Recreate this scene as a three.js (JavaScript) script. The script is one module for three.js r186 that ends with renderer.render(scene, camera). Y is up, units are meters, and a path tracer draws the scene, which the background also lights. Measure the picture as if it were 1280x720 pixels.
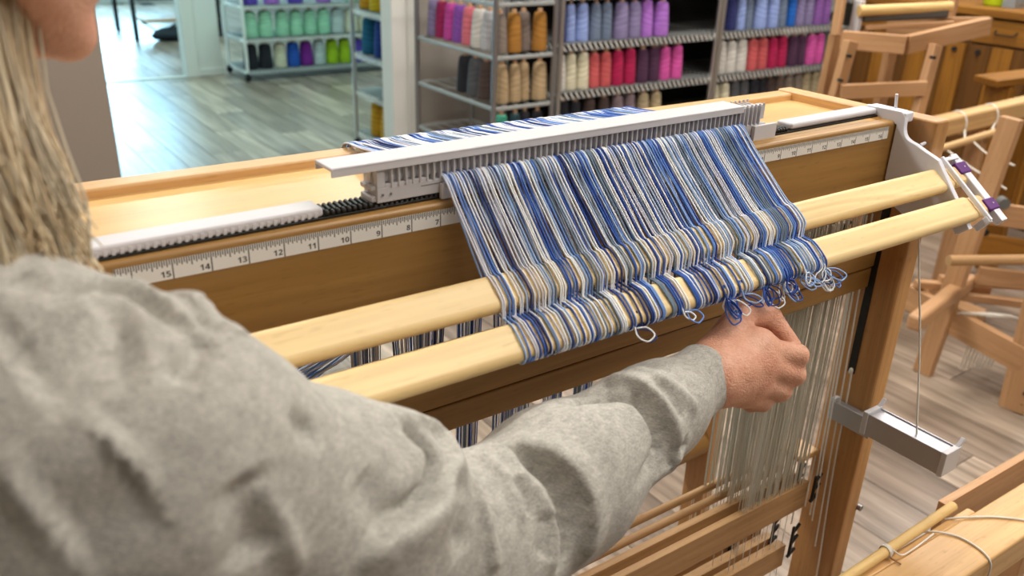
import * as THREE from 'three';
import { RoundedBoxGeometry } from 'three/addons/geometries/RoundedBoxGeometry.js';
import { mergeGeometries } from 'three/addons/utils/BufferGeometryUtils.js';
import { RectAreaLightUniformsLib } from 'three/addons/lights/RectAreaLightUniformsLib.js';

// ---------------------------------------------------------------- camera, light, exposure
const scene = new THREE.Scene();
const camera = new THREE.PerspectiveCamera(37.16, 16 / 9, 0.05, 60);
camera.position.set(-0.4982, 1.3818, 0.5514);
camera.rotation.set(-24.0738 * Math.PI / 180, -35.4056 * Math.PI / 180, 1.9445 * Math.PI / 180, 'YXZ');
camera.focus = 0.85;
camera.userData.fStop = 6.8;
scene.add(camera);
scene.background = new THREE.Color(0.55, 0.85, 1.0);     // pale daylight outside the far window
scene.backgroundIntensity = 4;
const renderer = new THREE.WebGLRenderer({ antialias: true });
renderer.toneMapping = THREE.LinearToneMapping;
renderer.toneMappingExposure = 1.0;
renderer.shadowMap.enabled = true;
RectAreaLightUniformsLib.init();
// ceiling panels: [x, z, width, depth, strength, colour]; warm white over the looms, cool white in the room behind
const WARM = [1.0, 0.945, 0.875], COOL = [0.66, 1.0, 0.95];
const PANELS = [
  [-0.9, -1.7, 1.2, 0.6, 16, WARM], [0.9, -1.7, 1.2, 0.6, 16, WARM], [2.9, -1.4, 1.2, 0.6, 16, WARM], [4.6, -1.4, 1.2, 0.6, 12, WARM],
  [0.9, 0.4, 1.2, 0.6, 9, WARM], [0.2, 1.6, 1.2, 0.6, 4, WARM], [2.6, 1.3, 1.2, 0.6, 11, WARM],
  [0.4, -5.2, 1.2, 0.6, 16, COOL], [2.6, -5.2, 1.2, 0.6, 16, COOL], [0.4, -8.2, 1.2, 0.6, 16, COOL], [2.6, -8.2, 1.2, 0.6, 14, COOL],
];
const WINDOW_LIGHT = 20;

// ---------------------------------------------------------------- helpers
let seed = 7;
const rnd = () => { seed = (seed * 1664525 + 1013904223) >>> 0; return seed / 4294967296; };
const rr = (a, b) => a + (b - a) * rnd();
const V = (x, y, z) => new THREE.Vector3(x, y, z);
const used = {};
function numbered(n) { const k = used[n] = (used[n] ?? -1) + 1; return k ? n + '_' + String(k).padStart(3, '0') : n; }
function merge(gs) {
  if (!Array.isArray(gs)) return gs;
  if (gs.length === 1) return gs[0];
  const clean = gs.map((g) => {
    const h = g.index ? g.toNonIndexed() : g.clone();
    for (const k of Object.keys(h.attributes)) if (!['position', 'normal', 'uv'].includes(k)) h.deleteAttribute(k);
    if (!h.attributes.uv) h.setAttribute('uv', new THREE.BufferAttribute(new Float32Array(h.attributes.position.count * 2), 2));
    h.clearGroups();
    return h;
  });
  return mergeGeometries(clean, false);
}
// one mesh; geometry is given in world coordinates and moved into the frame of the thing it belongs to
function part(name, geo, mat, owner, label) {
  const g = merge(geo);
  let root = owner;
  while (root && root.parent && root.parent !== scene) root = root.parent;
  if (root && !root.userData.local) { const g2 = g === geo ? g.clone() : g; g2.applyMatrix4(root.matrixWorld.clone().invert()); return put(name, g2, mat, owner, label); }
  return put(name, g, mat, owner, label);
}
function put(name, g, mat, owner, label) {
  const m = new THREE.Mesh(g, mat);
  m.name = owner ? name : numbered(name);
  m.castShadow = m.receiveShadow = true;
  if (label) m.userData.label = label;
  (owner ?? scene).add(m);
  return m;
}
function thing(name, label, category, [x, y, z] = [0, 0, 0], turn = 0, group) {
  const o = new THREE.Group();
  o.name = numbered(name);
  o.position.set(x, y, z); o.rotation.y = turn;
  o.userData = { label, category };
  if (group) o.userData.group = group;
  scene.add(o);
  o.updateMatrixWorld(true);
  return o;
}
function struct(name, geo, mat) {
  const m = put(name, merge(geo), mat);
  m.userData.kind = 'structure';
  return m;
}
// texture coordinates in metres: u runs along the grain
function grain(g, axis) {
  const a = axis.clone().normalize(), p = g.attributes.position, n = g.attributes.normal, uv = new Float32Array(p.count * 2);
  const q = Math.abs(a.y) > 0.9 ? V(1, 0, 0) : V(0, 1, 0), b = q.cross(a).normalize(), c = a.clone().cross(b);
  const o1 = rnd() * 3, o2 = rnd() * 3, w = V(0, 0, 0), nn = V(0, 0, 0);
  for (let i = 0; i < p.count; i++) {
    w.fromBufferAttribute(p, i); nn.fromBufferAttribute(n, i);
    const kb = Math.abs(nn.dot(b)), kc = Math.abs(nn.dot(c));
    uv[2 * i] = w.dot(a) + o1;
    uv[2 * i + 1] = (kb > kc ? w.dot(c) + 0.37 : w.dot(b)) + o2;
  }
  g.setAttribute('uv', new THREE.BufferAttribute(uv, 2));
  return g;
}
// a box between corners, grain along its longest side
function box(x0, x1, y0, y1, z0, z1, r = 0.0015, seg = 1) {
  const s = [x1 - x0, y1 - y0, z1 - z0], rad = Math.min(r, Math.min(...s) * 0.49);
  const g = rad > 0 ? new RoundedBoxGeometry(...s, seg, rad) : new THREE.BoxGeometry(...s);
  g.translate((x0 + x1) / 2, (y0 + y1) / 2, (z0 + z1) / 2);
  const k = s.indexOf(Math.max(...s));
  return grain(g, V(k === 0 ? 1 : 0, k === 1 ? 1 : 0, k === 2 ? 1 : 0));
}
// a board from p to q, w across, h along "up"
function bar(p, q, w, h, up = V(0, 1, 0), r = 0.002, seg = 1) {
  const d = q.clone().sub(p), L = d.length(); d.normalize();
  const x = up.clone().cross(d).normalize(), y = d.clone().cross(x);
  const rad = Math.min(r, Math.min(w, h, L) * 0.49);
  const g = rad > 0 ? new RoundedBoxGeometry(w, h, L, seg, rad) : new THREE.BoxGeometry(w, h, L);
  g.applyMatrix4(new THREE.Matrix4().makeBasis(x, y, d).setPosition(p.clone().add(q).multiplyScalar(0.5)));
  return grain(g, d);
}
function rod(p, q, r, n = 8, r2 = r, open = false) {
  const d = q.clone().sub(p), L = d.length();
  const g = new THREE.CylinderGeometry(r2, r, L, n, 1, open);
  g.applyQuaternion(new THREE.Quaternion().setFromUnitVectors(V(0, 1, 0), d.clone().normalize()));
  g.translate(...p.clone().add(q).multiplyScalar(0.5).toArray());
  return grain(g, d);
}
function cord(pts, r, n = 24, sides = 5, closed = false) {
  return new THREE.TubeGeometry(new THREE.CatmullRomCurve3(pts, closed, 'centripetal'), n, r, sides, closed);
}
// the same, sampled evenly between its points, so that tight bends keep their shape
class EvenCurve extends THREE.CatmullRomCurve3 { getPointAt(t, o) { return this.getPoint(t, o); } getTangentAt(t, o) { return this.getTangent(t, o); } }
const strand = (pts, r, n, sides) => new THREE.TubeGeometry(new EvenCurve(pts, false, 'centripetal'), n, r, sides, false);
function extrude(shape, depth, bevel = 0.001) {
  return new THREE.ExtrudeGeometry(shape, { depth, bevelEnabled: bevel > 0, bevelThickness: bevel, bevelSize: bevel, bevelSegments: 1, curveSegments: 8 });
}

// ---------------------------------------------------------------- noise and computed textures
const hash = (x, y, s) => { let h = (x * 374761393 + y * 668265263 + s * 1442695041) | 0; h = Math.imul(h ^ (h >>> 13), 1274126177); h ^= h >>> 16; return (h >>> 0) / 4294967296; };
function vnoise(x, y, px, py, s) {             // periodic value noise
  const xi = Math.floor(x), yi = Math.floor(y), fx = x - xi, fy = y - yi, u = fx * fx * (3 - 2 * fx), v = fy * fy * (3 - 2 * fy);
  const X0 = ((xi % px) + px) % px, X1 = (X0 + 1) % px, Y0 = ((yi % py) + py) % py, Y1 = (Y0 + 1) % py;
  const a = hash(X0, Y0, s), b = hash(X1, Y0, s), c = hash(X0, Y1, s), d = hash(X1, Y1, s);
  return a + (b - a) * u + (c - a) * v + (a - b - c + d) * u * v;
}
function tex(w, h, f, sx, sy, srgb = true) {
  const d = new Uint8Array(w * h * 4);
  for (let j = 0; j < h; j++) for (let i = 0; i < w; i++) {
    const c = f(i / w, j / h), o = (j * w + i) * 4;
    d[o] = Math.max(0, Math.min(255, c[0])); d[o + 1] = Math.max(0, Math.min(255, c[1])); d[o + 2] = Math.max(0, Math.min(255, c[2])); d[o + 3] = 255;
  }
  const t = new THREE.DataTexture(d, w, h);
  t.wrapS = t.wrapT = THREE.RepeatWrapping; t.magFilter = THREE.LinearFilter; t.minFilter = THREE.LinearMipmapLinearFilter; t.generateMipmaps = true;
  if (srgb) t.colorSpace = THREE.SRGBColorSpace;
  t.repeat.set(1 / sx, 1 / sy); t.needsUpdate = true;
  return t;
}
// wood: long soft streaks, fine pores, slow tone change; covers 0.8 m x 0.2 m
function woodTex(c, light, dark, pore, s) {
  return tex(512, 256, (u, v) => {
    const warp = vnoise(u * 3, v * 4, 3, 4, s) * 0.18;
    const band = vnoise(u * 2, (v + warp) * 22, 2, 22, s + 1), fine = vnoise(u * 10, v * 90, 10, 90, s + 2), slow = vnoise(u * 4, v * 3, 4, 3, s + 3);
    const p = vnoise(u * 60, v * 128, 60, 128, s + 4);
    let k = (band - 0.5) * light + (fine - 0.5) * light * 0.5 + (slow - 0.5) * light * 0.8;
    if (p > 0.8) k -= pore * (p - 0.8) * 5;
    if (band > 0.82) k -= dark * (band - 0.82) * 5;
    return [c[0] * (1 + k), c[1] * (1 + k * 1.25), c[2] * (1 + k * 1.7)];
  }, 0.8, 0.2);
}
const M = {};
const std = (o) => new THREE.MeshStandardMaterial(o);
const phys = (o) => new THREE.MeshPhysicalMaterial(o);
const beechTex = woodTex([218, 174, 116], 0.10, 0.10, 0.08, 11);
M.beech = phys({ map: beechTex, roughness: 0.45, clearcoat: 0.25, clearcoatRoughness: 0.25 });
M.beechDeep = phys({ map: woodTex([160, 120, 62], 0.12, 0.12, 0.08, 31), roughness: 0.45, clearcoat: 0.2, clearcoatRoughness: 0.3 });
M.post = phys({ map: woodTex([192, 142, 86], 0.12, 0.12, 0.08, 41), roughness: 0.45, clearcoat: 0.2, clearcoatRoughness: 0.3 });
M.farPale = std({ map: woodTex([206, 168, 116], 0.08, 0.08, 0.05, 161), roughness: 0.55 });
M.panel = phys({ map: woodTex([230, 188, 122], 0.05, 0.04, 0.04, 51), roughness: 0.3, clearcoat: 0.5, clearcoatRoughness: 0.32 });
M.pine = phys({ map: woodTex([236, 206, 148], 0.10, 0.16, 0.05, 71), roughness: 0.5, clearcoat: 0.1, clearcoatRoughness: 0.4 });
M.farBeech = std({ map: woodTex([190, 146, 104], 0.10, 0.1, 0.08, 91), roughness: 0.5 });
M.oak = std({ map: woodTex([146, 97, 28], 0.22, 0.2, 0.1, 111), roughness: 0.5 });
M.oakDark = std({ map: woodTex([102, 65, 17], 0.22, 0.2, 0.1, 131), roughness: 0.5 });
M.dowel = std({ map: woodTex([222, 186, 122], 0.08, 0.08, 0.05, 151), roughness: 0.55 });
M.stickBrown = std({ map: woodTex([176, 136, 90], 0.12, 0.1, 0.1, 171), roughness: 0.55 });
M.whitePlastic = std({ color: 0xd0ced2, roughness: 0.42 });
M.greyPlastic = std({ color: 0xc3c1c4, roughness: 0.45 });
M.bracket = std({ color: 0xe4e5ee, roughness: 0.5 });
M.black = std({ color: 0x16140f, roughness: 0.45 });
M.blackMatte = std({ color: 0x1b1a19, roughness: 0.8 });
M.steel = std({ color: 0x9b9b9e, roughness: 0.35, metalness: 0.85 });
M.alu = std({ color: 0xb9bac0, roughness: 0.42, metalness: 0.6 });
M.chrome = std({ color: 0xc9cbcb, roughness: 0.28, metalness: 0.9 });
M.shelfWire = std({ color: 0xdfe3e2, roughness: 0.38, metalness: 0.25 });
M.band = std({ color: 0xa9aeae, roughness: 0.4, metalness: 0.4 });
M.liner = std({ color: 0x6a6c6a, roughness: 0.6 });
M.cord = std({ color: 0xe6e1d6, roughness: 0.9 });
M.purple = std({ color: 0x5a1672, roughness: 0.5 });
M.wallWhite = std({ color: 0xdcdcd6, roughness: 0.85 });
M.wallGrey = std({ color: 0x9a938b, roughness: 0.9 });
M.wallTaupe = std({ color: 0x8c8176, roughness: 0.9 });
M.ceiling = std({ color: 0xcfcfca, roughness: 0.95 });
M.rubber = std({ color: 0x1d1f20, roughness: 0.7 });

// ---------------------------------------------------------------- the setting
const H = 2.9;
const floor = struct('floor', new THREE.BoxGeometry(9.6, 0.1, 15.6).translate(1.6, -0.056, -4.9), std({ color: 0x3c3733, roughness: 0.9 }));
{
  const plankTex = (base, s) => tex(512, 96, (u, v) => {
    const warp = vnoise(u * 4, v * 3, 4, 3, s) * 0.12;
    const a = vnoise(u * 3, (v + warp) * 12, 3, 12, s + 1), b = vnoise(u * 8, (v + warp) * 40, 8, 40, s + 2), c = vnoise(u * 5, v * 3, 5, 3, s + 3), d = vnoise(u * 40, v * 48, 40, 48, s + 4);
    const k = (a - 0.5) * 0.26 + (b - 0.5) * 0.15 + (c - 0.5) * 0.26 + (d - 0.5) * 0.08;
    return [base[0] * (1 + k), base[1] * (1 + k * 1.05), base[2] * (1 + k * 1.12)];
  }, 1, 1);
  const tones = [[150, 132, 116], [138, 121, 106], [164, 146, 129], [146, 130, 117], [128, 112, 99]];
  const mats = tones.map((t, i) => std({ map: plankTex(t, 200 + i * 10), roughness: 0.33 }));
  const W = 0.18, L = 1.22, geo = new THREE.BoxGeometry(W - 0.003, 0.006, L - 0.003);
  {                                                           // u along the plank
    const p = geo.attributes.position, uv = geo.attributes.uv;
    for (let i = 0; i < p.count; i++) uv.setXY(i, p.getZ(i) / L + 0.5, p.getX(i) / W + 0.5);
  }
  const rest = mats.map(() => []);
  for (let i = 0; i < 53; i++) {
    const x = -3.1 + (i + 0.5) * W, off = (i * 0.41 * L) % L;
    for (let j = -1; j < 13; j++) {
      const z = 2.9 - off - (j + 0.5) * L;
      if (z < -12.5 || z > 2.7 || x > 6.3) continue;
      const k = Math.floor(hash(i, j + 5, 3) * 5), near = z > -1.6 && z < 0.6 && x > -0.2 && x < 2.9, far = z < -3.4 && z > -11 && x > 0.1 && x < 2.9;
      if (near || far) { const m = put('plank', geo, mats[k], floor); m.position.set(x, 0.001 - 0.004, z); }
      else rest[k].push(geo.clone().translate(x, -0.003, z));
    }
  }
  rest.forEach((r, k) => { if (r.length) { const m = put('plank_field', mergeGeometries(r), mats[k], floor); m.userData.kind = 'stuff'; } });
}
struct('ceiling', new THREE.BoxGeometry(9.6, 0.1, 15.6).translate(1.6, H + 0.05, -4.9), M.ceiling);
struct('wall_left', new THREE.BoxGeometry(0.12, H, 15.4).translate(-3.11, H / 2, -4.9), M.wallTaupe);
struct('wall_right', new THREE.BoxGeometry(0.12, H, 15.4).translate(6.31, H / 2, -4.9), M.wallWhite);
struct('wall_front', new THREE.BoxGeometry(9.5, H, 0.12).translate(1.6, H / 2, 2.81), M.wallTaupe);
{                                                             // far wall with one wide window opening
  const z = -12.56, x0 = -0.9, x1 = 2.7, y0 = 0.5, y1 = 2.35;
  struct('wall_far', [new THREE.BoxGeometry(x0 + 3.05, H, 0.12).translate((x0 - 3.05) / 2, H / 2, z), new THREE.BoxGeometry(6.25 - x1, H, 0.12).translate((6.25 + x1) / 2, H / 2, z),
    new THREE.BoxGeometry(x1 - x0, y0, 0.12).translate((x0 + x1) / 2, y0 / 2, z), new THREE.BoxGeometry(x1 - x0, H - y1, 0.12).translate((x0 + x1) / 2, (H + y1) / 2, z)], M.wallWhite);
  const w = thing('window_1', '', ''); w.userData = { kind: 'structure' };
  for (const [a, b, c, d] of [[x0, x1, y0, y0 + 0.06], [x0, x1, y1 - 0.06, y1], [x0, x0 + 0.06, y0 + 0.06, y1 - 0.06], [x1 - 0.06, x1, y0 + 0.06, y1 - 0.06], [0.87, 0.93, y0 + 0.06, y1 - 0.06]]) part('window_frame', box(a, b, c, d, z - 0.04, z + 0.04), M.wallWhite, w);
  for (const [a, b] of [[x0 + 0.06, 0.87], [0.93, x1 - 0.06]]) part('pane', box(a, b, y0 + 0.06, y1 - 0.06, z - 0.004, z + 0.004, 0), phys({ color: 0xffffff, transmission: 1, roughness: 0.02, thickness: 0 }), w);
  const l = new THREE.RectAreaLight(new THREE.Color(0.36, 0.74, 1.0), WINDOW_LIGHT, x1 - x0 - 0.2, y1 - y0 - 0.2);
  l.position.set((x0 + x1) / 2, (y0 + y1) / 2, z + 0.07); l.lookAt((x0 + x1) / 2, (y0 + y1) / 2, 0); l.name = 'daylight'; scene.add(l);
}
// partition behind the yarn racks, its white end post, and the grey partition at the left
struct('wall_back', new THREE.BoxGeometry(4.6, H, 0.1).translate(3.955, H / 2, -3.47), M.wallGrey);
struct('trim_1', [box(1.53, 1.615, 0, H, -3.53, -3.41, 0.004), box(1.615, 1.66, 0, H, -3.525, -3.40, 0.004)], M.wallWhite);
struct('wall_entry', [box(-3.05, 0.03, 0, H, -2.62, -2.5, 0.002)], M.wallTaupe);
// the square white pillar in the room behind, with its base moulding, and the floor strip running from it
struct('pillar', [box(1.40, 1.50, 0, H, -6.97, -6.83, 0.004), box(1.495, 1.70, 0, H, -6.97, -6.855, 0.004), box(1.49, 1.705, 0, 0.06, -6.98, -6.845, 0.004)], M.wallWhite);
struct('trim_2', box(-3.05, 1.42, 0.0005, 0.007, -6.90, -6.86, 0.002), std({ color: 0xd8dcd6, roughness: 0.4 }));

for (const [x, z, w, d, k, c] of PANELS) {
  const where = z > 1.4 ? 'behind the weaver' : z > 1 ? 'to the right behind the camera' : z > 0 ? 'above the outstretched hand' : z > -1.5 ? 'over the dresser' : z > -3 ? 'over the large loom' : z > -6 ? 'over the far rack' : 'over the far table';
  const n = PANELS.filter((q) => q[1] === z).sort((a, b) => a[0] - b[0]).findIndex((q) => q[0] === x);
  const t = thing('ceiling_light', `flat ${c === WARM ? 'warm' : 'cool'} white ceiling panel ${where}, ${['first', 'second', 'third', 'fourth'][n]} from the left`, 'ceiling light', [x, H - 0.03, z], 0, c === WARM ? 'warm ceiling panels over the looms' : 'cool ceiling panels in the room behind');
  part('frame', [box(x - w / 2 - 0.02, x + w / 2 + 0.02, H - 0.03, H, z - d / 2 - 0.02, z - d / 2), box(x - w / 2 - 0.02, x + w / 2 + 0.02, H - 0.03, H, z + d / 2, z + d / 2 + 0.02),
    box(x - w / 2 - 0.02, x - w / 2, H - 0.03, H, z - d / 2, z + d / 2), box(x + w / 2, x + w / 2 + 0.02, H - 0.03, H, z - d / 2, z + d / 2)], M.wallWhite, t);
  part('diffuser', box(x - w / 2, x + w / 2, H - 0.02, H - 0.005, z - d / 2, z + d / 2, 0), std({ color: 0xffffff, emissive: new THREE.Color(...c), emissiveIntensity: 4, roughness: 0.6 }), t);
  const l = new THREE.RectAreaLight(new THREE.Color(...c), k, w, d);
  l.position.set(x, H - 0.035, z); l.lookAt(x, 0, z); l.name = 'panel_glow'; scene.add(l);
}
// ---------------------------------------------------------------- the large loom
const loom = thing('floor_loom', 'large beech floor loom with shallow top tray, ruler tape and white heddles', 'loom', [0, 0, -0.08]);
{
  const P = (n, g, m, l) => part(n, g, m, loom, l);
  P('tray_panel', box(-0.456, 0.456, 1.148, 1.1585, -0.170, -0.012, 0.0005), M.panel);
  P('tray_rim', box(-0.48, 0.48, 1.10, 1.1665, -0.194, -0.169, 0.003, 2), M.beech);
  for (const s of [-1, 1]) P('tray_rim', box(s > 0 ? 0.455 : -0.48, s > 0 ? 0.48 : -0.455, 1.10, 1.1695, -0.193, -0.031, 0.003, 2), M.beech);
  P('front_board', box(-0.455, 0.4495, 1.085, 1.1682, -0.018, 0, 0.004, 3), M.beechDeep);
  P('lower_beam', box(-0.45, 0.4495, 0.9825, 1.032, -0.024, 0, 0.002), M.beechDeep);
  P('lower_beam', box(-0.45, 0.4495, 0.953, 0.9805, -0.024, -0.002, 0.002), M.beechDeep);
  // the printed tape: inches count outward from the middle
  for (const s of [-1, 1]) {
    const W = 2048, Hh = 72, ppi = W / 16.4, cv = document.createElement('canvas'); cv.width = W; cv.height = Hh;
    const c = cv.getContext('2d'); c.fillStyle = '#e9e6e0'; c.fillRect(0, 0, W, Hh);
    c.fillStyle = '#1c1a18';
    for (let i = 1; i <= 16.4 * 16; i++) {
      const x = s < 0 ? W - i * ppi / 16 : i * ppi / 16;
      const len = i % 16 === 0 ? Hh : i % 8 === 0 ? 32 : i % 4 === 0 ? 25 : i % 2 === 0 ? 25 : 18;
      c.fillRect(x - (i % 16 ? 1.7 : 1.8), 0, i % 16 ? 3.4 : 3.6, len);
    }
    c.font = 'bold 31px sans-serif'; c.textAlign = 'right'; c.textBaseline = 'alphabetic';
    for (let i = 1; i <= 16; i++) c.fillText(String(i), (s < 0 ? W - i * ppi : i * ppi) - 6, Hh - 10);
    const t = new THREE.CanvasTexture(cv); t.colorSpace = THREE.SRGBColorSpace; t.anisotropy = 8;
    const L = 16.4 * 0.0254, g = new THREE.BoxGeometry(L, 0.0136, 0.0006).translate(s * L / 2, 1.1563, 0.0004);
    const p = g.attributes.position, uv = g.attributes.uv;
    for (let i = 0; i < p.count; i++) uv.setXY(i, s < 0 ? 1 + p.getX(i) / L : p.getX(i) / L, (p.getY(i) - 1.1495) / 0.0136);
    P('ruler_tape', g, std({ map: t, roughness: 0.5 }), 'white ruler tape printed with inch marks and numbers');
  }
  // side frames: front posts with a black slot track, back posts, feet, braces
  for (const s of [-1, 1]) {
    const X = (a, b) => s > 0 ? [a, b] : [-b, -a];
    P('post', box(...X(0.45, 0.479), 0.06, 1.1725, -0.031, 0.037, 0.003, 2), M.post);
    P('slot_track', box(...X(0.4485, 0.4505), 0.83, 1.075, -0.005, 0.0055, 0.0004), M.black);
    P('post', box(...X(0.452, 0.478), 0.06, 1.10, -0.26, -0.215, 0.003), M.post);
    P('foot', box(...X(0.445, 0.485), 0.002, 0.06, -0.42, 0.32, 0.006), M.beechDeep);
    P('side_brace', box(...X(0.452, 0.477), 0.30, 0.36, -0.215, -0.031, 0.003), M.beechDeep);
    P('bolt', rod(V(s * 0.479, 0.622, 0.0365), V(s * 0.479, 0.622, 0.0425), 0.0045, 10), M.steel);
  }
  P('warp_beam', rod(V(-0.452, 0.585, -0.245), V(0.452, 0.585, -0.245), 0.03, 20), M.beechDeep);
  P('back_brace', box(0.30, 0.455, 0.525, 0.645, -0.275, -0.262, 0.002), M.beechDeep);
  P('cross_brace', box(-0.45, 0.45, 0.10, 0.16, -0.12, -0.09, 0.003), M.beechDeep);
  // shafts: four upper and four lower bars, the front ones deeper
  const zs = [-0.012, -0.034, -0.056, -0.078];
  zs.forEach((z, i) => {
    if (i < 2) P('shaft_bar', box(-0.40, 0.418, i ? 0.642 : 0.618, 0.662, z - 0.005, z + 0.005, 0.001), M.stickBrown);
    else P('shaft_bar', rod(V(-0.40, 0.657, z), V(0.418, 0.657, z), 0.0055, 10), M.stickBrown);
    P('shaft_bar', box(-0.40, 0.392, i ? 0.545 : 0.525, 0.563, z - 0.008, z + 0.006, 0.001), M.stickBrown);
    P('shaft_bar', box(-0.40, 0.43, 1.050, 1.064, z - 0.014, z - 0.006, 0.001), M.stickBrown);
  });
  // black hooks at the ends of the shafts
  const hook = (x, y, z, h) => [bar(V(x, y - h, z), V(x, y + h, z), 0.004, 0.004, V(0, 0, 1), 0.001), bar(V(x, y + h * 0.6, z), V(x + 0.012, y + h * 1.05, z), 0.004, 0.004, V(0, 0, 1), 0.001),
    bar(V(x, y - h * 0.1, z), V(x + 0.012, y + h * 0.3, z), 0.004, 0.004, V(0, 0, 1), 0.001), bar(V(x - 0.004, y - h, z), V(x + 0.011, y - h * 0.6, z), 0.004, 0.004, V(0, 0, 1), 0.001)];
  for (const [x, y, z, h] of [[0.418, 0.655, 0.002, 0.021], [0.425, 0.665, -0.03, 0.02], [0.39, 0.575, 0.002, 0.026], [0.383, 0.578, -0.025, 0.022], [0.372, 0.58, -0.05, 0.02], [0.356, 0.578, -0.062, 0.018], [0.318, 0.567, -0.045, 0.018], [0.428, 0.985, -0.018, 0.02], [0.415, 1.02, -0.03, 0.016]]) P('hook', hook(x, y, z, h), M.black);
  P('peg_block', box(0.405, 0.449, 0.688, 0.697, -0.055, -0.018, 0.004, 2), M.beech);
  // heddles: fine white strings bunched at the right end of the shafts
  const hg = [0, 1, 2].map((k) => merge([rod(V(0, 0.662, 0), V(0.0012 * (k - 1), 0.86, 0.0006), 0.0007, 4), rod(V(0.0012 * (k - 1), 0.86, 0.0006), V(0, 1.05, 0), 0.0007, 4)]));
  for (let i = 0; i < 280; i++) {
    const k = i % 4, m = put('heddle', hg[i % 3], M.heddle ??= std({ color: 0xd8d3c4, roughness: 0.95 }), loom);
    const u = Math.floor(i / 4) / 70;
    m.position.set(0.284 + 0.130 * u + rr(-0.002, 0.002), 0, zs[k] + rr(-0.002, 0.002) + 0.08);
    m.rotation.z = rr(-0.006, 0.006); m.rotation.x = rr(-0.006, 0.006);
  }
  // lower ends of the heddle strings between the two sets of bars
  for (let i = 0; i < 40; i++) { const x = rr(0.24, 0.392), z = zs[i % 4]; P('tie_cord', rod(V(x, 0.42, z + 0.001), V(x, 0.66, z), 0.0006, 4), M.cord); }
  // cords beside the heddles and down the post
  for (const [x0, z0, x1, z1, y1] of [[0.430, -0.012, 0.424, 0.006, 0.60], [0.436, -0.020, 0.432, -0.004, 0.60], [0.441, -0.012, 0.439, 0.010, 0.55], [0.424, -0.03, 0.416, -0.02, 0.58], [0.444, -0.024, 0.442, -0.02, 0.60]])
    P('cord', rod(V(x0, 1.05, z0), V(x1, y1, z1), 0.0011, 5), M.cord);
  P('cord', cord([V(0.4478, 0.835, 0.002), V(0.4475, 0.825, 0.003), V(0.4475, 0.66, 0.008), V(0.447, 0.49, 0.018), V(0.446, 0.35, 0.02)], 0.0012, 20), M.cord);
  P('cord_knot', new THREE.SphereGeometry(0.0032, 8, 6).scale(1, 1.6, 1).translate(0.4478, 0.833, 0.001), M.cord);
  // aluminium arm bolted to the post, with the cord that hangs to it
  P('arm_plate', box(0.438, 0.4495, 0.757, 0.785, -0.012, 0.05, 0.001), M.alu);
  P('arm_channel', [box(0.421, 0.4235, 0.772, 0.803, 0.048, 0.158, 0.0006), box(0.4475, 0.45, 0.772, 0.803, 0.048, 0.158, 0.0006), box(0.4235, 0.4475, 0.772, 0.8012, 0.048, 0.158, 0.0006)], M.alu, 'pale aluminium channel');
  for (const z of [0.050, 0.156]) P('end_cap', [box(0.419, 0.4515, 0.772, 0.805, z - 0.0035, z + 0.0035, 0.001), bar(V(0.447, 0.802, z), V(0.458, 0.812, z), 0.006, 0.005, V(0, 0, 1), 0.001)], M.whitePlastic);
  P('end_cap', box(0.438, 0.4495, 0.783, 0.789, -0.013, -0.006, 0.001), M.whitePlastic);
  P('cord', cord([V(0.437, 1.085, 0.045), V(0.4365, 1.04, 0.055), V(0.4355, 0.92, 0.086), V(0.435, 0.797, 0.112)], 0.0012, 20), M.cord);
  P('end_block', box(0.443, 0.456, 1.168, 1.174, -0.032, -0.012, 0.001), M.black);
}

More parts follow.
